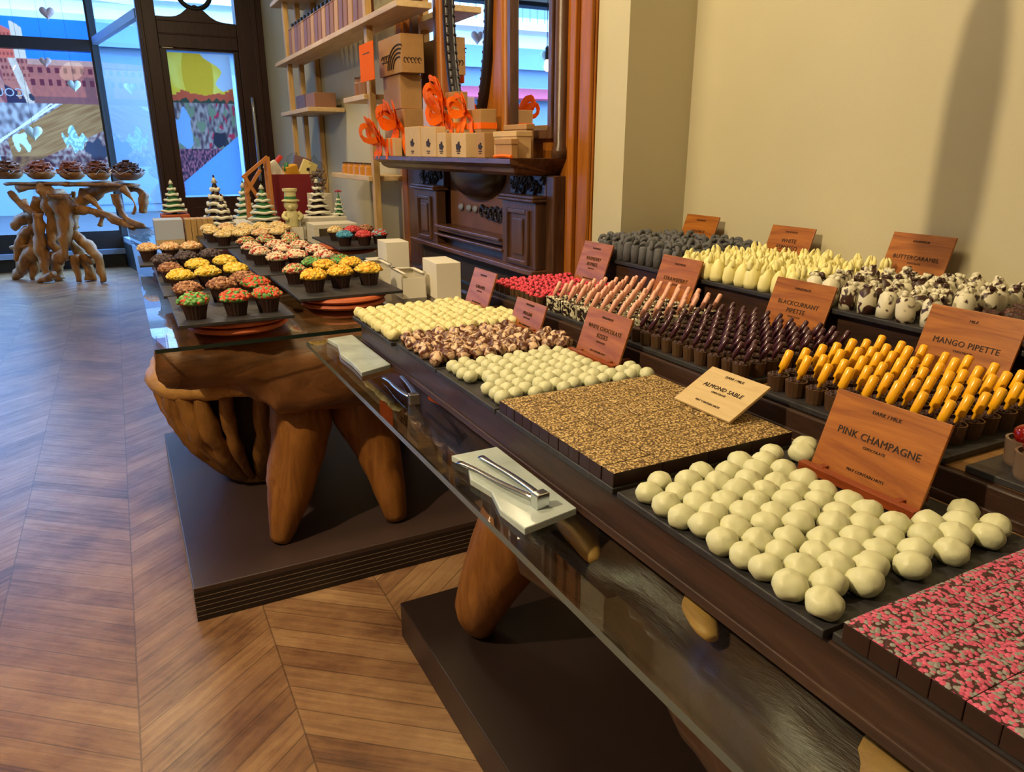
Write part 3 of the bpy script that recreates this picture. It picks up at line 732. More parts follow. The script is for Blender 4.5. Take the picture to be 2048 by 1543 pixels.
# cherry cups
t = thing('cherry_cup', 'x', 'chocolate cup')
MB().lathe([(.02, 0), (.0215, .004), (.0245, .036), (.021, .036), (.0205, .03), (.0001, .03)], 18).build('cup', M['cup_lid'], t, smooth=False)
MB().blob((0, 0, .042), (.0165, .0165, .0155), .05, 6, 16).build('cherry', plain('glossy dark red cherry', '#7a1210', .12, spec=.7), t, smooth=True)
KIDS[t.name] = list(t.children)
cs = [(1.035, .495), (.998, .462)]
for k, (x, y) in enumerate(cs):
    lb = ['clear cup topped with a glossy red cherry, farther back on its slate', 'clear cherry topped cup nearest the aisle, cut by the frame edge'][k]
    if k == 0: t.location = (x, y, TZ2); t['label'] = lb; t['group'] = 'cherry topped cups'
    else: dup(t, (x, y, TZ2), 0, 1, lb, 'cherry topped cups')
# back row pieces
def roll(seed):
    rnd = random.Random(seed); mb = MB(); r = .0145; h = .058
    mb.lathe([(r, 0), (r*1.02, h*.5), (r*.96, h*.86), (r*.8, h*.95), (r*.3, h*.98)], 12)
    a = rnd.uniform(0, 6.28)
    mb.tube([(r*.9*math.cos(a), r*.9*math.sin(a), h*.8), (r*.4*math.cos(a), r*.4*math.sin(a), h*1.1), (-r*.5*math.cos(a+.4), -r*.5*math.sin(a+.4), h*1.12), (-r*.8*math.cos(a), -r*.8*math.sin(a), h*.98)], [.005, .007, .006, .003], 7, sub=2)
    return mb
grid(simple('charcoal_stick', [roll(k) for k in range(4)], M['ashgrey'], 'chocolate'), lsp(1.335, 1.64, 9), lsp(1.595, 1.955, 11), TZ3, 'charcoal grey chocolate stick', 'charcoal grey sticks', .003, .07, lambda x, y: x > 1.61 and y > 1.8, .01, tilt=.05)
def cone(seed):
    rnd = random.Random(seed); mb = MB(); r = .0175; h = .055
    mb.lathe([(r*.92, 0), (r*1.05, h*.2), (r*.95, h*.6), (r*.62, h*.85), (r*.25, h), (.0001, h*1.03)], 10, wob=.05, lobes=3)
    for k in range(3):
        a = rnd.uniform(0, 6.28); mb.tube([(r*.5*math.cos(a), r*.5*math.sin(a), h*.75), (r*.6*math.cos(a), r*.6*math.sin(a), h*1.02), (r*.3*math.cos(a), r*.3*math.sin(a), h*1.22)], [.006, .0055, .001], 6, sub=2)
    return mb
grid(simple('pale_cone', [cone(k) for k in range(4)], M['cone'], 'chocolate'), lsp(1.33, 1.635, 9), lsp(1.178, 1.545, 10), TZ3, 'pale yellow chocolate cone', 'pale yellow cones', .003, .08, lambda x, y: x > 1.61 and 1.4 < y, .012, tilt=.08)
def dip(seed):
    rnd = random.Random(seed); mb = MB(); r = .0185; h = .055
    mb.lathe([(r*.95, 0), (r, h*.3), (r*.92, h*.8), (r*.5, h*.97), (.0001, h)], 12)
    for k in range(4):
        a = rnd.uniform(0, 6.28); q = r*.6*rnd.random(); mb.blob((q*math.cos(a), q*math.sin(a), h), (.008, .005, .006), .4, 9, 6, seed=seed+k)
    return mb
grid(simple('dipped_piece', [dip(k) for k in range(5)], M['whitebrown'], 'chocolate'), lsp(1.33, 1.63, 8), lsp(.845, 1.125, 7), TZ3, 'brown and white dipped chocolate', 'brown and white dipped pieces', .003, .09, lambda x, y: x > 1.6 and 1.0 < y, .01, tilt=.1)
grid(simple('nut_cluster', [lump(.02, .019, .016, 90+k, .35, 12) for k in range(4)], M['nutty'], 'chocolate'), lsp(1.33, 1.63, 8), lsp(.43, .79, 9), TZ3, 'dark crumbed nut cluster', 'dark nut clusters', .003, .1, None, .01, tilt=.3)

# ------------------------------------------------------------------ engraved signs
def sign(lb, x, y, z, w, h, lines, mat='sign', tilt=19, stand=True, rz=0, under='HANDMADE', size=.017):
    t = thing('wooden_sign', lb, 'sign', (x, y, z), rz, 'engraved product signs')
    # local frame: +Y runs along the counter, face turned to the aisle (-X)
    pl = MB().box(-.0025, -w/2, 0, .0025, w/2, h).build('plaque', M[mat], t, (0, 0, 0) if False else None, (0, math.radians(tilt), 0), bevel=.0008)
    n = len(lines)
    for k, s in enumerate(lines):
        sz = min(size, w*.86/(len(s)*.70*1.05))
        text_part(s, sz, M['engrave'], pl, (-.0031, 0, h*.56+(n-1-2*k)*.5*size*1.15), (PI/2, 0, -PI/2), 'lettering', 1.05, .0004)
    text_part(under, .0075, M['engrave'], pl, (-.0031, 0, h*.86), (PI/2, 0, -PI/2), 'small_lettering', 1.05, .0003)
    text_part('CHOCOLATE', .0055, M['engrave'], pl, (-.0031, 0, h*.56-(n)*.5*size*1.2-.004), (PI/2, 0, -PI/2), 'small_lettering', 1.05, .0003)
    text_part('MAY CONTAIN NUTS', .0058, M['engrave'], pl, (-.0031, 0, h*.17), (PI/2, 0, -PI/2), 'small_lettering', 1.05, .0003)
    if stand:
        st_ = MB().box(-.020, -w/2-.006, 0, -.006, w/2+.006, .013).box(-.012, -w/2+.02, 0, .05, -w/2+.03, .014).box(-.012, w/2-.03, 0, .05, w/2-.02, .014)
        st_.build('sign_stand', wood('sign stand wood', '#6a2c10', '#8c4018', 'Y', 5, .4), t, bevel=.0008)
    return t
sign('large cherry wood sign for pink champagne behind the white truffles', .852, .597, TZ1+.004, .172, .124, ['PINK CHAMPAGNE'], under='DARK / MILK', size=.0155)
sign('reddish sign for white chocolate kisses behind the small pale truffles', .897, 1.32, TZ1+.002, .168, .112, ['WHITE CHOCOLATE', 'KISSES'], size=.0145, under='HANDMADE')
sign('blank looking reddish sign behind the brown dusted truffles', .893, 1.652, TZ1+.002, .158, .078, ['PRALINE'], size=.012)
sign('pinkish sign behind the cream truffles at the far end', .893, 1.957, TZ1+.002, .15, .118, ['CARAMEL'], size=.014)
s_ = sign('pale birch sign lying back over the golden seed bars', .835, .905, TZ1+.026, .14, .098, ['ALMOND SABLE'], 'sign_pale', 61, False, size=.0125, under='DARK / MILK')
sign('orange wood sign for mango pipette behind the yellow pipettes', 1.268, .748, TZ2, .170, .142, ['MANGO PIPETTE'], size=.0165, under='MILK')
sign('orange wood sign for blackcurrant pipette behind the dark pipettes', 1.268, 1.125, TZ2, .162, .138, ['BLACKCURRANT', 'PIPETTE'], size=.014)
sign('pinkish wood sign for raspberry bombes behind the raspberry cups', 1.262, 1.925, TZ2, .156, .138, ['RASPBERRY', 'BOMBES'], size=.015)
sign('striped wood sign for strawberry behind the pink pipettes', 1.266, 1.535, TZ2, .158, .14, ['STRAWBERRY'], size=.015)
sign('plain dark orange sign against the wall behind the charcoal sticks', 1.652, 1.895, TZ3, .155, .122, ['LIQUORICE'], size=.012)
sign('brown wood sign against the wall behind the pale cones', 1.652, 1.515, TZ3, .155, .118, ['WHITE', 'ESPRESSO'], size=.017)
sign('brown wood sign against the wall behind the dipped pieces', 1.652, 1.125, TZ3, .160, .134, ['BUTTERCARAMEL'], size=.015)

# ------------------------------------------------------------------ marble slabs, tongs, packets on the near glass
def marble(lb, pts, z=GZ, h=.012):
    mb = MB().prism(pts, z, z+h, 'Z')
    return tag(mb.build('marble_slab', M['marble'], None, bevel=.002), lb, 'slab', 'marble tong rests')
marble('wavy edged marble slab holding steel tongs at the near end', [(.462, 1.125), (.474, 1.08), (.452, 1.02), (.462, .96), (.447, .90), (.452, .83), (.553, .85), (.553, 1.125)])
marble('marble slab at the far corner of the near counter', [(.478, 2.08), (.487, 2.0), (.468, 1.9), (.472, 1.8), (.468, 1.70), (.556, 1.74), (.556, 2.095)])
def tongs(lb, loc, rz, ln=.20):
    t = thing('steel_tongs', lb, 'tongs', loc, rz, 'serving tongs')
    for s in (-1, 1):
        mb = MB().tube([(0, 0, .012), (s*.008, -ln*.1, .013), (s*.016, -ln*.45, .010), (s*.018, -ln*.75, .008), (s*.022, -ln, .004)], [.005, .0065, .006, .005, .0075], 8, sub=4, flat=.35)
        mb.build('tong_arm', M['steel'], t, smooth=True)
    MB().box(-.012, -.004, 0, .012, .014, .024).build('tong_hinge', M['steel'], t, bevel=.002)
    return t
tongs('steel tongs lying on the near marble slab', (.505, .885, GZ+.012), PI+.12)
tongs('steel tongs lying on the glass in front of the far marble slab', (.512, 1.455, GZ+.001), PI-.1)
tag(MB().box(-.045, -.07, 0, .045, .07, .035).build('paper_packet', M['kraft_pale'], None, (.68, 1.72, .818), (0, 0, .1), bevel=.004), 'pale paper packet on the root slab under the glass', 'packet')
tag(MB().box(-.03, -.04, 0, .03, .04, .035).build('orange_box', M['orange_card'], None, (.64, 1.575, .818), (0, 0, .2), bevel=.002), 'small orange box under the counter glass', 'box')
tag(MB().tube([(0, -.08, .018), (0, -.04, .02), (0, .03, .02), (0, .09, .014)], [.006, .028, .03, .014], 12, nz=.4, nsc=20, sub=4, flat=.6).build('gold_packet', M['gold_foil'], None, (.66, 1.40, .803), (0, 0, .1), smooth=True), 'crumpled gold packet on the root slab under the glass', 'packet')
exec_next = True
# ------------------------------------------------------------------ panelled chimney piece
t = thing('chimney_piece', 'dark carved mahogany mantelpiece under a tall orange brown mirrored panel', 'mantelpiece', (0, 0, 0))
MB().box(1.455, 2.205, 0, 1.498, 4.12, 3.4).box(1.44, 2.21, 0, 1.455, 2.275, 3.4).box(1.44, 4.04, 0, 1.455, 4.12, 3.4).box(1.435, 2.30, 0, 1.455, 2.335, 3.4)\
    .box(1.445, 2.80, 1.37, 1.455, 2.955, 3.4).box(1.445, 3.42, 1.37, 1.455, 3.53, 3.4).build('back_panel', M['panel'], t, bevel=.004)
for y in (2.405, 2.83, 3.50, 3.94):
    mb = MB().lathe([(.034, 1.373), (.034, 1.40), (.026, 1.42), (.026, 3.3), (.034, 3.32), (.034, 3.4)], 16, 0, Matrix.Translation((1.448, y, 0)))
    mb.build('half_column', M['mantel'] if y < 2.5 else M['panel'], t, smooth=True)
for y0, y1 in ((2.475, 2.765), (3.565, 3.85)):
    fm = MB()
    for a in ((y0-.03, 1.44, y0, 3.16), (y1, 1.44, y1+.03, 3.16), (y0, 1.44, y1, 1.475), (y0, 3.13, y1, 3.16)): fm.box(1.43, a[0], a[1], 1.456, a[2], a[3])
    fr = fm.build('mirror_frame', M['mantel'], t, bevel=.004)
    MB().box(1.449, y0, 1.475, 1.4545, y1, 3.13).build('mirror_glass', M['mirror'], fr)
ov = [(1.44, 3.185+.225*math.cos(a), 2.06+.60*math.sin(a)) for a in [2*PI*i/48 for i in range(48)]]
fr = MB().tube(ov, .024, 8, sub=1, closed=True)
for k in range(90):
    a = 2*PI*k/90; fr.blob((1.428, 3.185+.206*math.cos(a), 2.06+.58*math.sin(a)), .009, 0, 1, 6)
fr = fr.build('oval_mirror_frame', M['blackish'], t, smooth=True)
MB().prism([(3.185+.212*math.cos(2*PI*i/48), 2.06+.585*math.sin(2*PI*i/48)) for i in range(48)], 1.446, 1.4543, 'X').build('mirror_glass', M['mirror'], fr)
# shelf
sh = [(1.225, 1.372), (1.225, 1.355), (1.24, 1.346), (1.255, 1.340), (1.262, 1.325), (1.285, 1.312), (1.455, 1.312), (1.455, 1.372)]
mb = MB(); vs = []
for i, (y0, y1) in enumerate(((2.374, 3.945),)):
    n = len(sh); ins = [(x-1.225)*1.0 if z < 1.37 and x < 1.4 else 0 for x, z in sh]
    ins[0] = 0; ins[-1] = 0; ins[-2] = .06
    vs = [(x, y0+d, z) for (x, z), d in zip(sh, ins)]+[(x, y1-d, z) for (x, z), d in zip(sh, ins)]
    fs = [tuple(range(n))[::-1], tuple(range(n, 2*n))]+[(k, (k+1) % n, n+(k+1) % n, n+k) for k in range(n)]
    mb.add(vs, fs)
mb.build('mantel_shelf', M['mantel_y'], t)
MB().box(1.405, 2.375, .0, 1.455, 2.43, 1.312).box(1.405, 3.74, 0, 1.455, 3.93, 1.312).box(1.405, 2.43, 1.235, 1.455, 2.72, 1.312).box(1.405, 3.42, 1.235, 1.455, 3.74, 1.312)\
    .box(1.415, 2.43, 0, 1.455, 3.74, 1.05).build('surround', M['mantel'], t, bevel=.004)
MB().box(1.44, 2.72, 1.05, 1.455, 3.42, 1.312).build('recess_board', M['recess'], t)
MB().box(1.408, 2.43, .1, 1.416, 3.74, .945).build('lower_board', M['olive'], t)
for y0, y1 in ((2.435, 2.715), (3.425, 3.735)):
    pl = MB().box(1.365, y0, .965, 1.415, y1, 1.215).box(1.345, y0-.008, 1.215, 1.43, y1+.008, 1.226).box(1.352, y0, 1.226, 1.43, y1, 1.238)
    pl = pl.build('pilaster', M['mantel'], t, bevel=.004)
    fm = MB(); c, w_ = (y0+y1)/2, .075
    for a in ((c-w_-.02, .975, c-w_, 1.185), (c+w_, .975, c+w_+.02, 1.185), (c-w_, .975, c+w_, .993), (c-w_, 1.167, c+w_, 1.185)): fm.box(1.354, a[0], a[1], 1.367, a[2], a[3])
    fm.box(1.358, c-.045, 1.01, 1.367, c+.045, 1.15)
    fm.build('raised_panel', M['mantel'], pl, bevel=.004)
hd = MB(); vs = []; fs = []
for i in range(9):
    ph = PI/2*i/8
    for k in range(17):
        a = PI*k/16; vs.append((1.44-.085*math.sin(a)*math.cos(ph)*1.0, 3.09+.27*math.cos(a), 1.312-.125*math.sin(a)*math.sin(ph)))
for i in range(8):
    for k in range(16): fs.append((i*17+k, i*17+k+1, (i+1)*17+k+1, (i+1)*17+k))
hd.add(vs, fs).build('curved_hood', plain('very dark polished hood', '#2a1512', .3), t, smooth=True)
orn = MB(); rnd = random.Random(3)
for k in range(5):
    y = 2.88+.09*(k-2)*.55; r = .03-.004*abs(k-2)
    orn.tube([(1.425, y+r*math.cos(q)*(1-q/12), 1.135+r*1.25*math.sin(q)*(1-q/12)) for q in [i*.7 for i in range(11)]], .007, 6, sub=2)
for s in (-1, 1):
    orn.tube([(1.425, 2.88+s*.1, 1.14), (1.42, 2.88+s*.14, 1.165), (1.425, 2.88+s*.17, 1.14), (1.425, 2.88+s*.15, 1.12)], [.012, .010, .008, .004], 7, sub=3)
orn.build('carved_ornament', M['blackish'], t, smooth=True)
ro = MB()
for y in (3.12, 3.19, 3.28, 2.755, 2.79): ro.blob((1.432, y, 1.145), (.012, .02, .016), .3, 9, 8)
ro.build('rosette', plain('pale blue grey rosette', '#8f93a8', .5), t, smooth=True)
for n_, a0, a1 in ((34, 2.45, 2.70), (26, 3.45, 3.72)):
    fz = MB()
    for k in range(n_):
        a = rnd.uniform(a0, a1); b_ = rnd.uniform(1.25, 1.30); fz.tube([(1.40, a+.014*math.cos(q), b_+.014*math.sin(q)) for q in (0, 1.5, 3, 4.5)], .004, 5, sub=2)
    fz.build('carved_frieze', M['blackish'], t, smooth=True)
MB().box(1.35, 2.72, 1.045, 1.44, 3.42, 1.058).box(1.365, 2.72, 1.028, 1.44, 3.42, 1.045).box(1.355, 2.70, 1.005, 1.42, 3.44, 1.016).box(1.34, 2.42, .945, 1.42, 3.75, .965).build('hearth_moulding', M['mantel_y'], t, bevel=.003)

# ------------------------------------------------------------------ gift boxes on the mantel
MZ = 1.3725
def ribbon(parent, x, y, z, s=1, tails=True):
    s *= 1.3
    mb = MB(); rnd = random.Random(int(y*1000))
    def strip(P, w, nrm):
        n = len(P); vs = []
        for i, p in enumerate(P):
            p = Vector(p); d = Vector(P[min(i+1, n-1)])-Vector(P[max(i-1, 0)]); e = d.cross(Vector(nrm)); e = e.normalized()*w if e.length > 1e-6 else Vector((0, w, 0))
            vs += [p-e, p+e]
        mb.add(vs, [(2*i, 2*i+1, 2*i+3, 2*i+2) for i in range(n-1)])
    for k in range(8):
        a = k*.8+rnd.uniform(-.3, .3); d = Vector((-.35-.4*rnd.random(), 1.25*math.cos(a), .15+.6*abs(math.sin(a)))).normalized()*.072*s*rnd.uniform(.8, 1.15)
        sd = d.cross(Vector((1, 0, 0))).normalized()*.022*s; o = Vector((x-.004, y, z)); P = []
        for i in range(11):
            q = i/10; P.append(o+d*math.sin(q*PI)+sd*math.sin(2*q*PI))
        strip(P, .0088*s, (1, .3*math.cos(a), .2))
    if tails:
        for k in (-1, 1, .3):
            P = [Vector((x-.006-.006*math.sin(i*1.3), y+k*(.012+.055*i/7)*s, max(z+.004-(i/7)**1.6*.085*s, 1.376))) for i in range(8)]; strip(P, .011*s, (1, .1, 0))
    o = mb.build('ribbon_bow', M['ribbon'], parent); so = o.modifiers.new('thick', 'SOLIDIFY'); so.thickness = .0012
def gift(lb, x0, x1, y0, y1, z0, z1, mat='kraft_pale', motif=True, bow=None, lid=False, band=False):
    o = tag(MB().box(x0, y0, z0, x1, y1, z1).build('gift_box', M[mat], None, bevel=.002), lb, 'box', 'gift boxes on the mantel')
    if lid: MB().box(x0-.003, y0-.003, z1-.018, x1+.003, y1+.003, z1+.001).build('lid', M[mat], o, bevel=.002)
    if motif:
        w = min(.05, (y1-y0)*.5); c = (y0+y1)/2; zc = z0+(z1-z0)*.45; mb = MB()
        mb.prism([(c+w*.45*math.cos(2*PI*i/12)*(1+.35*math.sin(i*2.3)), zc+w*.35*math.sin(2*PI*i/12)*(1+.3*math.cos(i*1.7))) for i in range(12)], x0-.0012, x0+.0002, 'X')
        mb.box(x0-.001, c-w*.4, z0+.022, x0+.0002, c+w*.4, z0+.026).box(x0-.001, c-w*.25, z0+.014, x0+.0002, c+w*.25, z0+.018)
        mb.build('printed_motif', M['print_dk'], o)
    if band:
        zb = z0+(z1-z0)*.66
        MB().box(x0-.0015, y0-.0015, zb-.012, x1+.0015, y1+.0015, zb+.012).build('ribbon_band', M['ribbon'], o)
    if bow: ribbon(o, *bow)
    return o
gift('tall kraft gift box with orange bow at the far end of the mantel', 1.29, 1.40, 3.62, 3.93, MZ, 1.592, 'kraft', False, (1.288, 3.70, 1.53, 1.3))
o = gift('low pale box with orange tails in front at the far mantel end', 1.236, 1.276, 3.63, 3.90, MZ, 1.458, 'kraft_pale', False, (1.235, 3.82, 1.455, 1.3))
MB().box(1.2345, 3.66, MZ, 1.236, 3.685, 1.455).box(1.2345, 3.72, MZ, 1.236, 3.745, 1.455).build('ribbon_band', M['ribbon'], o)
gift('pale kraft box with leaf motif left of centre on the mantel', 1.236, 1.286, 3.275, 3.475, MZ, 1.503, 'kraft_pale')
gift('pale kraft box with leaf motif right beside its twin', 1.238, 1.286, 3.09, 3.268, MZ, 1.497, 'kraft_pale')
gift('narrow pale box with dark motif between the wide front boxes', 1.240, 1.290, 2.985, 3.083, MZ, 1.470, 'kraft_pale')
gift('square fronted kraft box with butterfly motif, in the front mantel row', 1.244, 1.30, 2.79, 2.935, MZ, 1.466, 'kraft_pale')
gift('small narrow kraft box at the right end of the front mantel row', 1.250, 1.31, 2.632, 2.705, MZ, 1.464, 'kraft')
gift('tall lilac box standing behind the front mantel row', 1.33, 1.39, 3.39, 3.47, MZ, 1.64, 'lilac', False)
gift('kraft box with orange bow in the middle of the mantel', 1.33, 1.40, 3.09, 3.262, MZ, 1.568, 'kraft_pale', True, (1.328, 3.20, 1.545, 1.25), True, True)
gift('kraft box with orange band behind the butterfly box', 1.33, 1.40, 2.83, 2.965, MZ, 1.558, 'kraft', True, (1.328, 2.965, 1.55, .9), False, True)
gift('small kraft box topped with an orange bow, highest of the middle stack', 1.335, 1.395, 3.10, 3.21, 1.569, 1.64, 'kraft', False, (1.333, 3.21, 1.61, 1.1))
gift('plain large square kraft box leaning at the near end of the mantel', 1.37, 1.40, 2.52, 2.70, MZ, 1.492, 'kraft', False, None, True)
gift('pale square lidded box in front at the near end of the mantel', 1.275, 1.335, 2.42, 2.60, MZ, 1.465, 'kraft_pale', False, None, True)
o = gift('smallest square kraft box with orange ribbon along its foot', 1.245, 1.270, 2.40, 2.53, MZ, 1.438, 'kraft', False, None, True)
MB().tube([(1.242, 2.395, MZ+.006), (1.238, 2.45, MZ+.009), (1.242, 2.53, MZ+.006)], .006, 6, sub=3).build('ribbon_band', M['ribbon'], o)
gift('plain brown box carrying the largest printed kraft box', 1.29, 1.40, 3.66, 3.92, 1.5945, 1.752, 'kraft', False)
o = gift('largest kraft box with swirling dark print, on top of the stack', 1.28, 1.395, 3.60, 3.94, 1.7545, 1.925, 'kraft', False)
mb = MB()
for k in range(4):
    r = .05+.018*k
    mb.tube([(1.2785, 3.64+r*1.5*math.cos(q), 1.775+r*math.sin(q)) for q in [PI*i/16*.5*1.2 for i in range(17)]], .0035, 5, sub=1)
    mb.tube([(1.2785, 3.87+.02*math.cos(q)*(1+k*.2)-.03*k, 1.83+.016*math.sin(q)) for q in [i*.7 for i in range(9)]], .002, 5, sub=1)
for k in range(5): mb.tube([(1.30+.018*k+.008*math.cos(q), 3.599, 1.81+.012*math.sin(q)) for q in [i*.8 for i in range(7)]], .002, 5, sub=1)
mb.build('printed_motif', M['print_dk'], o)

# ------------------------------------------------------------------ ladder shelving and what it holds
t = thing('ladder_shelf', 'pale pine open shelving along the wall beyond the mantelpiece', 'shelf', (0, 0, 0))
for x0, y0 in ((1.272, 4.10), (1.462, 4.16), (1.272, 6.12), (1.462, 6.05), (1.36, 6.12)):
    MB().box(x0, y0, 0, x0+.035, y0+.05, 3.0).build('post', M['pine'], t, bevel=.003)
for x0, x1, y0, y1, z in ((1.235, 1.405, 3.5, 6.4, 2.02), (1.235, 1.49, 5.4, 6.35, 1.655), (1.25, 1.49, 4.135, 4.55, 1.662), (1.25, 1.49, 4.135, 4.95, 1.235), (1.235, 1.49, 4.135, 6.4, 2.44)):
    MB().box(x0, y0, z, x1, y1, z+.028).build('shelf_board', M['pine_y'], t, bevel=.003)
MB().box(1.28, 6.14, .7, 1.49, 6.15, .74).build('cross_rail', M['pine'], t)
pkm = [plain('brown paper pouch', '#8a6048', .6), plain('mauve brown pouch', '#7a5860', .6), plain('tan pouch', '#b0885c', .6)]
for k in range(19):
    y = 4.22+k*.10
    o = MB(); o.prism([(-.035, 0), (.035, 0), (.028, .19), (-.028, .19)], -.04, .04, 'Y').box(-.03, -.042, .19, .03, .042, .20)
    o = o.build('gift_pouch', pkm[k % 3], None, (1.315, y, 2.0485), None, bevel=.003)
    c = MB().box(-.012, -.02, .20, .012, .02, .235).build('clip', M['black'], o)
    tag(o, 'brown paper pouch with dark clip, %s from the near end of the top shelf' % (ORD[k+1] if k < 16 else ['seventeenth', 'eighteenth', 'nineteenth'][k-16]), 'pouch', 'pouches on the top shelf')
tag(MB().box(1.29, 5.72, 1.684, 1.44, 6.02, 1.785).build('brown_box', M['choc_mid'], None, bevel=.003), 'dark brown box at the near side of the middle shelf', 'box')
tag(MB().box(1.29, 5.43, 1.684, 1.44, 5.70, 1.78).build('brown_box', pkm[0], None, bevel=.003), 'lighter brown box on the middle shelf beside the dark one', 'box')
def jar(lb, x, y, z, r, h, mat):
    o = MB().lathe([(r, 0), (r, h*.75), (r*.8, h*.82), (r*.8, h)], 14).build('jar', mat, None, (x, y, z), smooth=False)
    MB().lathe([(r*.85, h), (r*.85, h*1.12), (.0001, h*1.12)], 14).build('lid', M['print'], o); tag(o, lb, 'jar', 'small jars on the side shelves')
am = plain('amber honey jar', '#c88a3a', .2)
jar('tall brown jar on the small shelf above the cream wall', 1.30, 4.38, 1.6905, .03, .09, pkm[0]); jar('second brown jar beside it, closer to the post', 1.30, 4.28, 1.6905, .03, .09, pkm[0])
for k, y in enumerate((4.75, 4.62, 4.5, 4.38, 4.26)): jar('small amber jar on the low shelf, %s from the far end' % ORD[k+1], 1.30, y, 1.2635, .032, .06, am)
o = MB().box(1.203, 3.79, 1.735, 1.2065, 4.02, 1.91).build('orange_card', M['orange_card'], None); tag(o, 'bright orange card hanging from the shelf post above the mantel', 'card')
MB().box(1.2025, 3.85, 1.86, 1.2032, 3.96, 1.865).build('printed_line', M['print'], o)
MB().tube([(1.2065, 4.0, 1.90), (1.272, 4.13, 1.90)], .002, 6, sub=1).build('string', M['print'], o)

# ------------------------------------------------------------------ cupcake table contents
def dish(lb, x, y, z, r):
    o = MB().lathe([(r*.8, 0), (r*.95, .006), (r, .012), (r*.97, .02), (r*.9, .022), (.0001, .022)], 32).build('terracotta_dish', M['terracotta'], None, (x, y, z), smooth=False)
    tag(o, lb, 'dish', 'terracotta dishes under the cupcake trays')
dish('terracotta dish under the front left cupcake slate, lower of two', .28, 2.41, GZ+.0004, .15); dish('terracotta dish directly under the front left cupcake slate', .28, 2.41, GZ+.0224, .155)
dish('terracotta dish on the glass under the yellow cupcake slate', .67, 2.61, GZ+.0004, .15); dish('terracotta dish directly beneath the yellow cupcake slate', .67, 2.61, GZ+.0224, .155)
dish('terracotta dish under the second slate on the left', .27, 3.1, GZ+.0004, .15); dish('terracotta dish touching the second slate on the left', .27, 3.1, GZ+.0224, .15)
dish('terracotta dish under the pale cupcakes with red drops', .63, 3.5, GZ+.0004, .15); dish('terracotta dish touching the slate of pale cupcakes', .63, 3.5, GZ+.0224, .15)
dish('terracotta dish under the blue and red cupcakes', 1.07, 4.02, GZ+.0004, .16); dish('terracotta dish touching the slate of blue and red cupcakes', 1.07, 4.02, GZ+.0224, .16)
dish('terracotta dish under the rear cream cupcakes', .62, 4.4, GZ+.0004, .16); dish('terracotta dish touching the slate of rear cream cupcakes', .62, 4.4, GZ+.0224, .16)
dish('terracotta dish under the far left peach cupcakes', .19, 3.76, GZ+.0004, .10); dish('terracotta dish touching the slate of peach cupcakes', .19, 3.76, GZ+.0224, .11)
SZ = GZ+.0448
slate('slate tray at the front left corner of the cupcake table', .10, 2.25, .425, 2.74, SZ); slate('second slate tray on the left carrying yellow cupcakes', .09, 2.76, .425, 3.50, SZ)
slate('slate tray under the amber yellow cupcakes on the right', .49, 2.49, .855, 3.03, SZ); slate('long slate tray under the pale cupcakes with red drops', .455, 3.06, .82, 4.0, SZ)
slate('slate tray under the rear cream cupcakes', .37, 4.08, .88, 4.76, SZ); slate('slate tray under the blue and red cupcakes', .96, 3.74, 1.25, 4.36, SZ)
slate('small slate under the far left peach cupcakes', .04, 3.58, .33, 3.92, SZ)
CZ = SZ+.0105
def cake_case():
    mb = MB(); seg = 40; vs = []; fs = []; pr = [(.0255, 0), (.0275, .012), (.0345, .042), (.034, .044)]
    for i, (r, z) in enumerate(pr):
        for k in range(seg):
            a = 2*PI*k/seg; rr = r*(1+(.035 if k % 2 else -.02)); vs.append((rr*math.cos(a), rr*math.sin(a), z))
    for i in range(len(pr)-1):
        for k in range(seg): k2 = (k+1) % seg; fs.append((i*seg+k, i*seg+k2, (i+1)*seg+k2, (i+1)*seg+k))
    fs.append(tuple(range(seg))[::-1]); fs.append(tuple((len(pr)-1)*seg+k for k in range(seg)))
    return mb.add(vs, fs)
case_me = None; top_me = []
for s in range(3):
    rnd = random.Random(s); mb = MB(); mb.lathe([(.036, .040), (.040, .048), (.036, .058), (.020, .066), (.0001, .068)], 20)
    for k in range(130):
        u = rnd.random(); a = rnd.uniform(0, 6.28); rr = .040*math.sqrt(u); z = .046+.022*(1-u)**.7+rnd.uniform(-.002, .002)
        mb.blob((rr*math.cos(a), rr*math.sin(a), z), (rnd.uniform(.006, .010), rnd.uniform(.0035, .006), rnd.uniform(.004, .006)), .25, 9, 6, seed=k)
    o = mb.build('topping_shape', M['cream_wall']); top_me.append(o.data); o.data.polygons.foreach_set('use_smooth', [True]*len(o.data.polygons)); bpy.data.objects.remove(o)
o = cake_case().build('case_shape', M['choc']); case_me = o.data; bpy.data.objects.remove(o)
tops = {}
def cupcake(x, y, kind, lb, s=1, z=None):
    t = thing('cupcake', lb, 'cupcake', (x, y, CZ if z is None else z), random.uniform(0, 6), 'cupcakes on the glass table')
    s *= 1.08; t.scale = (s, s, s)
    c = bpy.data.objects.new('paper_case', case_me); C.objects.link(c); c.parent = t
    k = (kind, random.randrange(3))
    if k not in tops:
        tops[k] = top_me[k[1]].copy(); tops[k].materials.clear(); tops[k].materials.append(TOP[kind])
    o = bpy.data.objects.new('icing', tops[k]); C.objects.link(o); o.parent = t
    return t
L3 = ['left', 'middle', 'right']
for k, (x, y) in enumerate([(.155, 2.335), (.27, 2.335), (.365, 2.345)]): cupcake(x, y, ['greenred', 'redgreen', 'redgreen'][k], 'dark cupcake with green and red sprinkles, %s of the front left row' % L3[k])
for k, (x, y) in enumerate([(.155, 2.55), (.26, 2.58), (.365, 2.56)]): cupcake(x, y, 'brown' if k < 2 else 'redgreen', 'cupcake with %s, %s of the second row on the left' % ('brown nut crumb' if k < 2 else 'red and green sprinkles', L3[k]))
cupcake(.345, 2.68, 'brown', 'cupcake with brown nut crumb behind the red and green one')
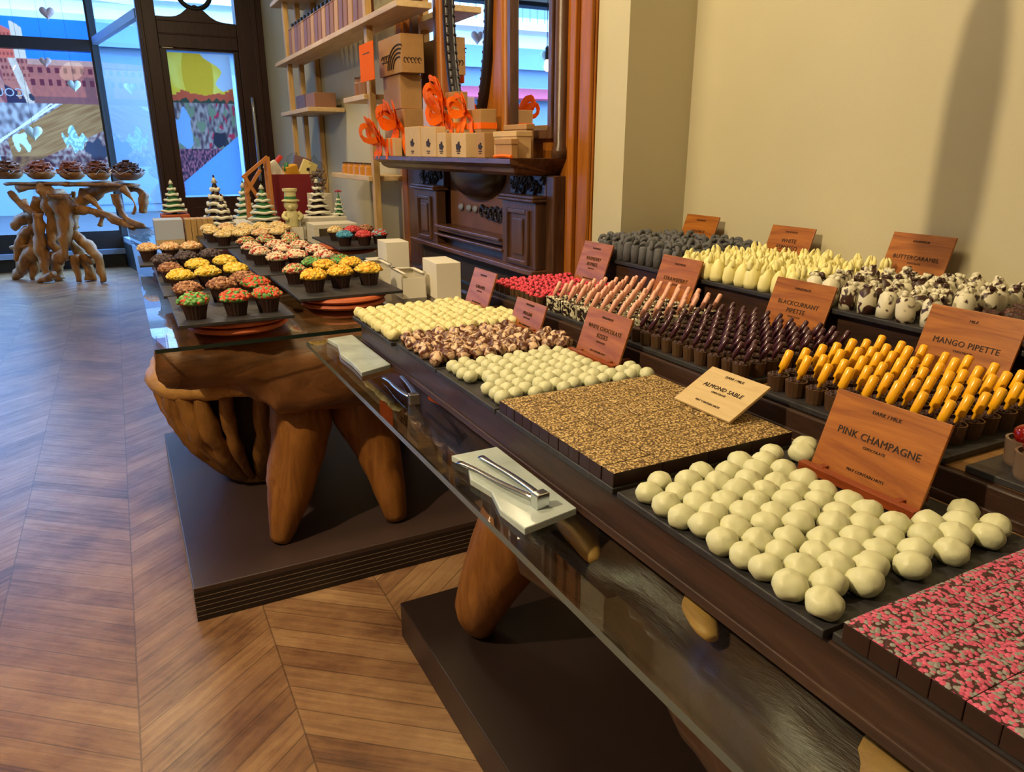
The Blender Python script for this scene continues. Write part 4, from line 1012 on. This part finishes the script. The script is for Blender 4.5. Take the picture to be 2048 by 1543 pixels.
for k, (x, y) in enumerate([(.155, 2.84), (.25, 2.88), (.35, 2.92)]): cupcake(x, y, 'yellow', 'cupcake with pale yellow icing, %s of the front yellow row' % L3[k])
for k, (x, y) in enumerate([(.235, 3.09), (.34, 3.15)]): cupcake(x, y, 'yellow', 'cupcake with pale yellow icing, %s of the rear yellow pair' % ('left', 'right')[k])
cupcake(.135, 3.06, 'brown', 'nut crumbed cupcake at the left edge beside the yellow ones', .95)
for k, (x, y) in enumerate([(.125, 3.30), (.215, 3.36), (.31, 3.39)]): cupcake(x, y, 'dark', 'cupcake with dark violet sprinkles, %s of three on the left slate' % L3[k])
for k, (x, y) in enumerate([(.085, 3.74), (.175, 3.73), (.265, 3.72)]): cupcake(x, y, 'peach', 'peach iced cupcake, %s of three at the far left' % L3[k])
for k, (x, y) in enumerate([(.57, 2.61), (.675, 2.655), (.785, 2.665)]): cupcake(x, y, 'gold', 'amber yellow iced cupcake, %s of the front row on the right slate' % L3[k], 1.05)
for k, (x, y) in enumerate([(.665, 2.85), (.775, 2.87)]): cupcake(x, y, 'gold', 'amber yellow iced cupcake, %s of the second row on the right slate' % ('left', 'right')[k])
for k, (x, y) in enumerate([(.545, 2.81), (.65, 2.975), (.765, 2.98)]): cupcake(x, y, 'greenred' if k else 'mixed', 'red and green cupcake, %s of three behind the amber ones' % L3[k], .95)
for r_, row in enumerate([[(.545, 3.16), (.635, 3.20), (.735, 3.13)], [(.515, 3.37), (.62, 3.41), (.745, 3.33)], [(.51, 3.57), (.62, 3.60), (.715, 3.52)]]):
    for k, (x, y) in enumerate(row): cupcake(x, y, 'whitered', 'pale cupcake with red drops, %s of the %s row on the long slate' % (L3[k], ['front', 'second', 'third'][r_]))
for k, (x, y) in enumerate([(.52, 3.80), (.62, 3.84), (.715, 3.73), (.75, 3.9)]): cupcake(x, y, 'mixed', 'red green and cream cupcake, %s from the left at the long slate end' % ORD[k+1])
for r_, (y0, xs) in enumerate([(4.17, [.46, .55, .645, .74]), (4.36, [.425, .52, .615, .71, .805]), (4.56, [.43, .525, .62, .715, .81])]):
    for k, x in enumerate(xs): cupcake(x, y0+.012*math.sin(k*2.1), 'peach' if (r_, k) in ((0, 2), (2, 1)) else 'cream', 'cream iced cupcake, %s from the left in the %s row of the rear slate' % (ORD[k+1], ['front', 'middle', 'back'][r_]))
for x, y, k, lb in [(1.02, 3.86, 'blue', 'bright blue iced cupcake at the front left of its slate'), (1.115, 3.83, 'red', 'bright red iced cupcake between the blue ones'), (1.205, 3.85, 'bluered', 'half blue half red cupcake at the slate corner'),
                    (1.04, 4.12, 'cream', 'cream iced cupcake behind the bright blue one'), (1.13, 4.1, 'red', 'red iced cupcake in the rear row by the wall shelf'), (1.21, 4.12, 'brown', 'brown crumbed cupcake in the rear row by the wall shelf')]:
    cupcake(x, y, k, lb)
# white boxes on the glass table
def cbox(lb, x0, y0, x1, y1, z1, rz=0, z0=GZ):
    o = MB().box(-(x1-x0)/2, -(y1-y0)/2, 0, (x1-x0)/2, (y1-y0)/2, z1-z0).build('white_box', M['white_card'], None, ((x0+x1)/2, (y0+y1)/2, z0), (0, 0, rz), bevel=.0015)
    return tag(o, lb, 'box', 'white card boxes on the glass table')
cbox('tall white card box nearest the far end of the near counter', 1.005, 2.52, 1.10, 2.70, 1.005, -.08)
cbox('tall white card box beside the open box, farther from the counter', .975, 3.02, 1.075, 3.16, 1.03, -.05)
def openbox(lb, x0, y0, x1, y1, h):
    cx_, cy_ = (x0+x1)/2, (y0+y1)/2; w, d = (x1-x0)/2, (y1-y0)/2; tk = .004
    mb = MB().box(-w, -d, 0, w, d, tk).box(-w, -d, tk, -w+tk, d, h).box(w-tk, -d, tk, w, d, h).box(-w, -d, tk, w, -d+tk, h*.8).box(-w, d-tk, tk, w, d, h)
    mb.box(-w, -d, h-tk, -w+.018, d, h).box(w-.018, -d, h-tk, w, d, h).box(-w, d-.02, h-tk, w, d, h)
    return tag(mb.build('white_box', M['white_card'], None, (cx_, cy_, GZ), (0, 0, -.06)), lb, 'box', 'white card boxes on the glass table')
openbox('open topped white card box in front of the tall ones', .895, 2.60, .99, 2.76, .965-GZ)
openbox('low white box with a cut out lid behind the amber cupcakes', .88, 2.92, .965, 3.10, .955-GZ)
cbox('pale block below the low white box', .99, 3.25, 1.06, 3.4, .92)
# white riser blocks at the rear
def rblk(lb, x0, y0, x1, y1, z1, hole=False):
    mb = MB()
    if hole:
        mb.box(x0, y0, GZ+.0005, x1, y1, GZ+.02).box(x0, y0, z1-.025, x1, y1, z1).box(x0, y0, GZ+.02, x0+.03, y1, z1-.025).box(x1-.03, y0, GZ+.02, x1, y1, z1-.025).box(x0+.03, y1-.01, GZ+.02, x1-.03, y1, z1-.025)
    else: mb.box(x0, y0, GZ+.0005, x1, y1, z1)
    return tag(mb.build('riser_block', M['white_card'], None, bevel=.002), lb, 'block', 'white riser blocks')
rblk('white open fronted block under the dark chocolate tree', .98, 4.72, 1.27, 5.02, 1.0, True)
rblk('white open fronted block in front of the dark chocolate tree', .99, 4.42, 1.25, 4.62, .985, True)
rblk('white block under the green tree', .70, 4.80, .88, 4.98, .975)
rblk('white block under the white chocolate figure', .885, 4.64, .975, 4.76, .955)
rblk('white block under the clear sweet bag', 1.14, 5.06, 1.27, 5.22, 1.125)
o = MB().box(.16, 4.80, GZ, .315, 4.96, GZ+.03, 1).box(.16, 4.80, GZ+.03, .315, 4.96, 1.015).build('white_box', [plain('blue white card', '#b8c4da', .5), M['pine_y']], None, bevel=.002); tag(o, 'bluish white box with a wooden foot at the far left corner', 'box')
o = MB()
for k in range(5): o.box(.322+k*.031, 4.72, GZ, .351+k*.031, 4.86, 1.02)
tag(o.build('wooden_crate', M['pine'], None, bevel=.002), 'upright slatted pale wood crate beside the bluish white box', 'crate')
o = MB().box(.23, 5.35, GZ, .40, 5.55, 1.0).build('brown_box', M['terracotta'], None, bevel=.003); tag(o, 'reddish brown box under the far left green tree', 'box')
# chocolate trees
def tree(lb, x, y, z0, z1, r, body, seed, tiers=5, star=None):
    z0 += .0006
    t = thing('chocolate_tree', lb, 'chocolate tree', (x, y, z0), seed, 'chocolate trees')
    h = z1-z0; b = MB(); s = MB()
    for k in range(tiers):
        zb = h*(.06+.78*k/tiers); zt = zb+h*.30; rr = r*(1-k/(tiers+.6))
        seg = 24; vs = []; fs = []
        for i, (f, z) in enumerate([(.55, zb+h*.02), (1, zb), (.98, zb+h*.035), (.5, zb+h*.14), (.22, zt)]):
            for q in range(seg): a = 2*PI*q/seg+k; vs.append((rr*f*(1+.09*math.cos(8*a)*(f > .9))*math.cos(a), rr*f*(1+.09*math.cos(8*a)*(f > .9))*math.sin(a), z))
        for i in range(4):
            for q in range(seg): q2 = (q+1) % seg; fs.append((i*seg+q, i*seg+q2, (i+1)*seg+q2, (i+1)*seg+q))
        b.add(vs, fs)
        s.tube([(rr*(1.0+.07*math.cos(8*a))*math.cos(a), rr*(1.0+.07*math.cos(8*a))*math.sin(a), zb+h*.035+h*.012*math.cos(4*a)) for a in [2*PI*q/24 for q in range(24)]], h*.036, 7, sub=1, closed=True)
    b.lathe([(r*.22, 0), (r*.22, h*.12)], 10)
    b.build('tree_body', M[body], t, smooth=True); s.build('icing_snow', M['icing'], t, smooth=True)
    if star: MB().blob((0, 0, h*1.0), h*.045, .1, 5, 8).tube([(-.02, 0, h), (0, 0, h*1.05), (.02, 0, h)], .006, 6).build('tree_top', M[star], t, smooth=True)
    else: MB().lathe([(r*.22, h*.86), (r*.1, h*.95), (.0001, h)], 10).build('tree_top', M['icing'], t, smooth=True)
tree('green chocolate tree with white icing at the far left', .315, 5.45, 1.0, 1.22, .075, 'green_choc', .3)
tree('dark tree dusted white, rear of the overlapping pair', .60, 5.62, GZ, 1.235, .10, 'choc', 1.1, 6)
tree('dark tree dusted white, front of the overlapping pair', .565, 5.0, GZ, 1.14, .085, 'choc', 2.0, 6)
tree('green iced chocolate tree in the middle of the table end', .79, 4.88, .975, 1.205, .085, 'green_choc', .7)
tree('dark chocolate tree with white icing in front of the red tub', 1.135, 4.90, 1.0, 1.235, .075, 'choc', 1.7, 5)
tree('little green tree with red star by the dark chocolate tree', 1.243, 4.79, 1.0, 1.15, .034, 'green_choc', 2.6, 4, 'red_awning')
tree('green tree half hidden behind the wooden frame', .80, 5.72, GZ, 1.19, .09, 'green_choc', 3.1, 6)
tag(MB().tube([(-.13, 0, .04), (-.05, .01, .045), (.05, 0, .04), (.13, .01, .035)], [.03, .04, .038, .03], 12, nz=.25, nsc=16, sub=4).build('chocolate_log', M['choc_mid'], None, (.47, 5.25, GZ+.01), (0, 0, -.3), smooth=True), 'chocolate log lying between the left trees', 'chocolate log')
tag(MB().blob((0, 0, .045), (.09, .07, .05), .3, 9, 16).build('sweet_bag', M['white_cloth'], None, (.68, 5.2, GZ+.002), smooth=True), 'white paper bag behind the cream cupcakes', 'bag')
# white chocolate figure in a tall hat
t = thing('chocolate_figure', 'white chocolate figure in a tall brimmed hat before the red tub', 'chocolate figure', (.925, 4.70, .955))
fg = M['ctruffle']
MB().lathe([(.038, 0), (.042, .01), (.040, .05), (.044, .075), (.030, .095), (.0001, .10)], 20).build('body', fg, t, smooth=True)
hd_ = MB().blob((0, 0, .128), (.042, .040, .038), .03, 5, 18).blob((-.012, -.045, .118), .014, .05, 5, 10).build('head', fg, t, smooth=True)
MB().lathe([(.052, .150), (.054, .157), (.036, .163), (.034, .205), (.044, .212), (.044, .225), (.0001, .228)], 20).build('hat', fg, t, smooth=False)
MB().lathe([(.0362, .164), (.0357, .180)], 20).build('hat_band', M['green_choc'], t)
mb = MB()
for s_ in (-1, 1): mb.tube([(s_*.036, -.01, .085), (s_*.055, -.025, .06), (s_*.03, -.045, .045)], [.014, .013, .011], 8, sub=3)
mb.build('arms', fg, t, smooth=True)
# red tub of gifts
t = thing('gift_tub', 'deep red square tub filled with wrapped gifts at the table end', 'tub', (1.09, 5.42, GZ+.0006), -.1)
vs = [(-.115, -.09, 0), (.115, -.09, 0), (.115, .09, 0), (-.115, .09, 0), (-.155, -.12, .375), (.155, -.12, .375), (.155, .12, .375), (-.155, .12, .375), (-.147, -.112, .375), (.147, -.112, .375), (.147, .112, .375), (-.147, .112, .375), (-.135, -.1, .30), (.135, -.1, .30), (.135, .1, .30), (-.135, .1, .30)]
fs = [(0, 3, 2, 1), (0, 1, 5, 4), (1, 2, 6, 5), (2, 3, 7, 6), (3, 0, 4, 7)]+[(4+k, 4+(k+1) % 4, 8+(k+1) % 4, 8+k) for k in range(4)]+[(8+k, 8+(k+1) % 4, 12+(k+1) % 4, 12+k) for k in range(4)]+[(12, 13, 14, 15)]
MB().add(vs, fs).build('tub_body', M['terra_tin'], t)
MB().box(-.135, -.1, .30, .135, .1, .345).build('tissue', M['white_cloth'], t, bevel=.01)
def packed(nm, lb, cat, mat, loc, rot, dims):
    o = MB().box(-dims[0]/2, -dims[1]/2, 0, dims[0]/2, dims[1]/2, dims[2]).build(nm, mat, None, loc, rot, bevel=.004); return tag(o, lb, cat, 'gifts in the red tub')
pale = plain('pale yellow card', '#e0cf86', .5); yel = plain('amber wrapping', '#dca02c', .4)
o = packed('gift_packet', 'pale yellow carton with a dark dot at the right of the red tub', 'packet', pale, (1.17, 5.38, 1.225), (0, .45, -.1), (.10, .06, .11)); MB().lathe([(.012, 0), (.012, .002), (.0001, .002)], 12, 0, Matrix.Translation((0, -.0305, .055)) @ Matrix.Rotation(PI/2, 4, 'X')).build('printed_motif', M['print_dk'], o)
packed('gift_packet', 'amber wrapped gift in the middle of the red tub', 'packet', yel, (1.085, 5.36, 1.215), (.1, -.25, .3), (.085, .06, .09))
packed('gift_packet', 'slanting white carton at the left of the red tub', 'packet', M['white_card'], (1.0, 5.38, 1.215), (0, -.55, 0), (.09, .06, .12))
packed('gift_packet', 'red edged gift lying across the white carton', 'packet', plain('bright red card', '#c8301e', .5), (.955, 5.46, 1.275), (0, .75, 0), (.025, .06, .12))
packed('gift_packet', 'brown pouch at the back right of the red tub', 'packet', pkm[1], (1.15, 5.47, 1.23), (0, .3, 0), (.12, .05, .13))
tag(MB().tube([(0, 0, 0), (.02, 0, .07), (.05, 0, .13), (.09, .01, .16)], [.012, .03, .045, .02], 10, nz=.4, nsc=18, sub=3, flat=.5).build('clear_wrapping', glass('crinkled clear wrapping', (.85, .9, .95, 1), 1.45, .15), None, (1.05, 5.45, 1.22), smooth=True), 'crinkled clear wrapping sticking up from the red tub', 'wrapping')
tag(MB().blob((0, 0, 0), (.02, .012, .03), .5, 9, 8).build('holly_sprig', M['green_choc'], None, (1.04, 5.33, 1.29), smooth=True), 'green sprig between the gifts in the red tub', 'sprig')
# honey wood frame left of the tub
t = thing('slatted_gable', 'honey coloured gabled wooden slat frame left of the red tub', 'frame', (0, 0, 0))
for a, b_ in [((.91, 5.22, GZ), (.905, 5.22, 1.36)), ((.905, 5.22, 1.36), (.735, 5.22, 1.23)), ((.76, 5.22, GZ), (.755, 5.22, 1.24)), ((.745, 5.21, 1.24), (.84, 5.21, 1.06)), ((.745, 5.215, 1.13), (.85, 5.215, 1.28)), ((.90, 5.30, GZ), (.90, 5.30, 1.34)), ((.76, 5.30, GZ), (.76, 5.30, 1.2))]:
    d = Vector(b_)-Vector(a); mb = MB().box(-.011, -.011, 0, .011, .011, d.length)
    o = mb.build('slat', M['orange_wood'], t, a, None, bevel=.002); o.rotation_euler = d.to_track_quat('Z', 'Y').to_euler()
# clear bag of sweets
bg_ = glass('clear cellophane', (.86, .85, .82, 1), 1.5, .08)
t = thing('sweet_bag', 'clear cellophane bag of sweets behind the dark chocolate tree', 'bag', (1.205, 5.14, 1.126))
mb = MB().tube([(0, 0, 0), (0, 0, .05), (0, 0, .12), (.0, 0, .17), (-.01, 0, .20), (-.03, 0, .215)], [.03, .065, .078, .065, .03, .05], 14, nz=.25, nsc=16, sub=3, flat=.7); mb.build('bag_skin', bg_, t, smooth=True)
mb = MB(); rnd = random.Random(5)
for k in range(46):
    a = rnd.uniform(0, 6.28); q = rnd.uniform(.01, .05); mb.blob((q*math.cos(a), q*.6*math.sin(a), rnd.uniform(.025, .15)), rnd.uniform(.008, .013), .2, 5, 7, seed=k)
mb.build('sweets', plain('dusky mixed sweets', '#8a7468', .6, var=.4, scale=60), t, smooth=True)

# ------------------------------------------------------------------ driftwood table by the window
t = thing('driftwood_table', 'driftwood table of tangled roots by the front window', 'table', (0, 0, 0))
BR = [([(-.70, .985), (-.64, .93), (-.68, .65), (-.7, .43), (-.63, .34)], .075), ([(-.55, .95), (-.5, .84), (-.48, .75), (-.5, .55), (-.39, .41), (-.3, .23), (-.29, -.0)], .06),
      ([(-.44, .8), (-.29, .92), (-.08, 1.01), (.18, .99), (.26, .89), (.23, .73)], .055), ([(-.44, .77), (-.27, .76), (-.08, .67), (.11, .55)], .042), ([(-.02, .94), (0, .78), (.07, .63), (.22, .58)], .036),
      ([(-.75, .91), (-.82, .77), (-.96, .68), (-1.04, .61)], .055), ([(-.78, .76), (-.81, .49), (-.82, .21), (-.8, .02)], .055), ([(-.85, .62), (-.95, .55), (-1.03, .39), (-1.07, .28)], .05),
      ([(-.84, .38), (-.99, .25), (-1.12, .04)], .075), ([(-.67, .34), (-.72, .15), (-.68, .02)], .06), ([(-.52, .30), (-.52, .0)], .04), ([(-1.09, .41), (-.81, .44)], .016), ([(-.55, .95), (-.55, .76), (-.58, .42), (-.68, .26)], .085),
      ([(-.92, 1.02), (-.56, 1.05)], .035), ([(-.43, .3), (-.42, .25), (-.35, .22)], .045), ([(-.75, .1), (-.85, .06), (-.9, .02)], .04), ([(-.47, .60), (-.43, .86), (-.42, .98)], .03), ([(-.62, 1.0), (-.60, .7), (-.52, .45), (-.42, .2), (-.40, .02)], .07), ([(-.9, .9), (-.86, .6), (-.9, .3), (-.95, .02)], .045), ([(-.3, .93), (-.18, .75), (-.22, .6)], .035), ([(-1.0, .98), (-.92, .85), (-.80, .74)], .04), ([(.05, 1.0), (.15, .85), (.12, .72)], .025)]
def yof(x): return 9.30-(x+.35)*.85
rnd = random.Random(11); mb = MB()
for pts, r in BR:
    off = rnd.uniform(-.16, .16); P = []
    for i, (x, z) in enumerate(pts):
        y = yof(x)+off*(1 if len(pts) > 2 else .3); s_ = y/9.5; P.append((x*s_, y, max(.015, 1.4-(1.4-z)*s_) if z > .05 else .012))
    n = len(P); mb.tube(P, [r*(1.25-.6*i/max(1, n-1))*(1+.25*math.sin(i*2.1+r*90)) for i in range(n)], 12, nz=.75, nsc=9, sub=6)
grain(mb, .012, 11).build('root_base', M['root'], t, smooth=True)
for x, w_, y in [(-.72, .55, -.02), (-.1, .5, .0)]:
    b = MB().tube([(x-w_*.6, yof(x-w_*.6), 1.055), (x, yof(x)+.05, 1.06), (x+w_*.55, yof(x+w_*.55), 1.055)], [.07, .10, .07], 14, nz=.3, nsc=6, sub=4, flat=.26)
    b.build('table_plank', M['root'], t, smooth=True)
for k, (x, r, lb) in enumerate([(-1.02, .15, 'leftmost'), (-.70, .145, 'second from left'), (-.40, .13, 'middle'), (-.15, .12, 'fourth from left'), (.12, .15, 'rightmost and darkest')]):
    y = yof(x); z = 1.104
    d_ = thing('wooden_dish', 'wooden dish of chocolate shards on the driftwood table, '+lb, 'dish', (x, y, z), 0, 'dishes of chocolate shards')
    mb = MB().lathe([(r*.55, 0), (r*.85, .03), (r*1.05, .075), (r*.98, .078), (r*.75, .04), (.0001, .03)], 22); mb.v = [(a+.015*noise.noise(Vector((a*9, b*9, k))), b, c+.02*noise.noise(Vector((a*7, b*7, k+4)))*(c > .05)) for a, b, c in mb.v]
    mb.build('dish_body', M['root_dark'] if k == 4 else M['root'], d_, smooth=True)
    pp = MB(); seg = 18; vs = [(0, 0, .045)]+[(r*(1.05+.14*math.sin(q*3.3+k))*math.cos(2*PI*q/seg), r*(1.05+.14*math.sin(q*3.3+k))*math.sin(2*PI*q/seg), .085+.028*math.sin(q*2.1+k)) for q in range(seg)]
    pp.add(vs, [(0, 1+q, 1+(q+1) % seg) for q in range(seg)]); pp = pp.build('paper_liner', M['white_cloth'], d_); so = pp.modifiers.new('thick', 'SOLIDIFY'); so.thickness = .002
    sh_ = MB(); 
    for q in range(95):
        a = rnd.uniform(0, 6.28); u = rnd.random(); rr = r*.85*math.sqrt(u); zz_ = .075+.12*(1-u)**.8*(.5+.5*rnd.random())
        Mx = Matrix.Translation((rr*math.cos(a), rr*math.sin(a), zz_)) @ Matrix.Rotation(rnd.uniform(0, 6), 4, 'Z') @ Matrix.Rotation(rnd.uniform(-.9, .9), 4, 'X')
        w2_, d2_ = rnd.uniform(.02, .045), rnd.uniform(.02, .04); sh_.box(-w2_, -d2_, -.005, w2_, d2_, .005, 0, Mx)
    sh_ = sh_.build('chocolate_shards', plain('shard chocolate %d' % k, ['#8a5434', '#84482e', '#7c442c', '#6a3a26', '#4a2a1c'][k], .45), d_); sh_['kind'] = 'stuff'

# ------------------------------------------------------------------ hanging bulb, and an added shade that casts the wall shadow
t = thing('pendant_lamp', 'bare filament bulb on a cord, seen only in the panel mirror', 'lamp', (-1.14, 7.0, 2.22), 0)
MB().tube([(0, 0, .12), (0, 0, 1.28)], .004, 6, sub=1).build('cord', M['black'], t)
MB().lathe([(.022, .05), (.022, .16), (.008, .18)], 12).build('lamp_holder', M['black'], t)
MB().lathe([(.0001, -.06), (.02, -.05), (.03, -.02), (.022, .03), (.014, .05)], 14).build('bulb', M['bulb'], t, smooth=True)
t = thing('pendant_lamp', 'dark slim shade added out of view above the near counter to cast the wall shadow', 'lamp', (.80, 1.115, 1.67), 0)  # unlit pendant added out of view, only to throw the right wall's shadow
MB().tube([(0, 0, .5), (0, 0, 1.83)], .004, 6, sub=1).build('cord', M['black'], t)
MB().lathe([(.030, 0), (.042, .02), (.047, .12), (.046, .30), (.036, .40), (.018, .46), (.010, .52)], 24).build('shadow_caster', M['dark_metal'], t, smooth=True)
# ------------------------------------------------------------------ light, world, camera
w = bpy.data.worlds.new('World'); S.world = w; w.use_nodes = True
bg = w.node_tree.nodes['Background']; bg.inputs[0].default_value = (.27, .54, 1.0, 1); bg.inputs[1].default_value = 17
def area(name, loc, target, size, energy, col, sy=None):
    L = bpy.data.lights.new(name, 'AREA'); L.energy = energy; L.color = col; L.size = size; L.shape = 'DISK'
    if sy: L.shape = 'RECTANGLE'; L.size_y = sy
    o = bpy.data.objects.new(name, L); C.objects.link(o); o.location = loc
    d = Vector(target)-Vector(loc); o.rotation_euler = d.to_track_quat('-Z', 'Y').to_euler(); return o
WARM = (1, .79, .47)
area('ceiling_lamp_key', (-1.6, 1.2, 3.1), (1.2, 1.1, .9), .10, 86, WARM)
area('ceiling_lamp_near', (-.6, -1.6, 3.3), (.8, .6, .9), .6, 6, WARM)
area('ceiling_lamp_mid', (.3, 2.2, 3.35), (.9, 2.4, .8), .5, 36, WARM)
area('ceiling_lamp_far', (.2, 5.0, 3.35), (.8, 5.0, .8), .6, 40, WARM)
sl = bpy.data.lights.new('spot_window', 'SPOT'); sl.energy = 170; sl.color = WARM; sl.spot_size = .55; sl.spot_blend = .5; sl.shadow_soft_size = .08
so_ = bpy.data.objects.new('spot_window', sl); C.objects.link(so_); so_.location = (-.9, 7.0, 3.3); so_.rotation_euler = (Vector((-.45, 9.2, .75))-Vector((-.9, 7.0, 3.3))).to_track_quat('-Z', 'Y').to_euler()
area('ceiling_lamp_left', (-2.2, 1.5, 3.4), (-1.2, 1.5, 0), 1.0, 16, WARM)
for nm, loc, tg, sx, sy in [('portal_window', (-2.9, 10.85, 1.8), (-2.9, 0, 1.8), 5.8, 2.8), ('portal_splay', (.3, 9.6, 1.9), (-3, 8.8, 1.9), 2.4, 3.0), ('portal_door', (.9, 8.5, 1.9), (.9, 0, 1.9), .75, 2.9)]:
    o = area(nm, loc, tg, sx, 1, (1, 1, 1), sy); o.data.cycles.is_portal = True
cam = bpy.data.cameras.new('camera'); co = bpy.data.objects.new('camera', cam); C.objects.link(co)
cam.sensor_fit = 'HORIZONTAL'; cam.sensor_width = 36; cam.lens = 1470/2048*36; cam.clip_start = .05
p_ = math.atan(471/1470); yw = math.atan(802/math.hypot(471, 1470))
co.location = (0, 0, 1.4); co.rotation_euler = (PI/2-p_, 0, -yw); S.camera = co
S.view_settings.view_transform = 'Standard'; S.view_settings.look = 'None'; S.view_settings.gamma = 1; S.view_settings.use_curve_mapping = False
S.view_settings.exposure = 0.0
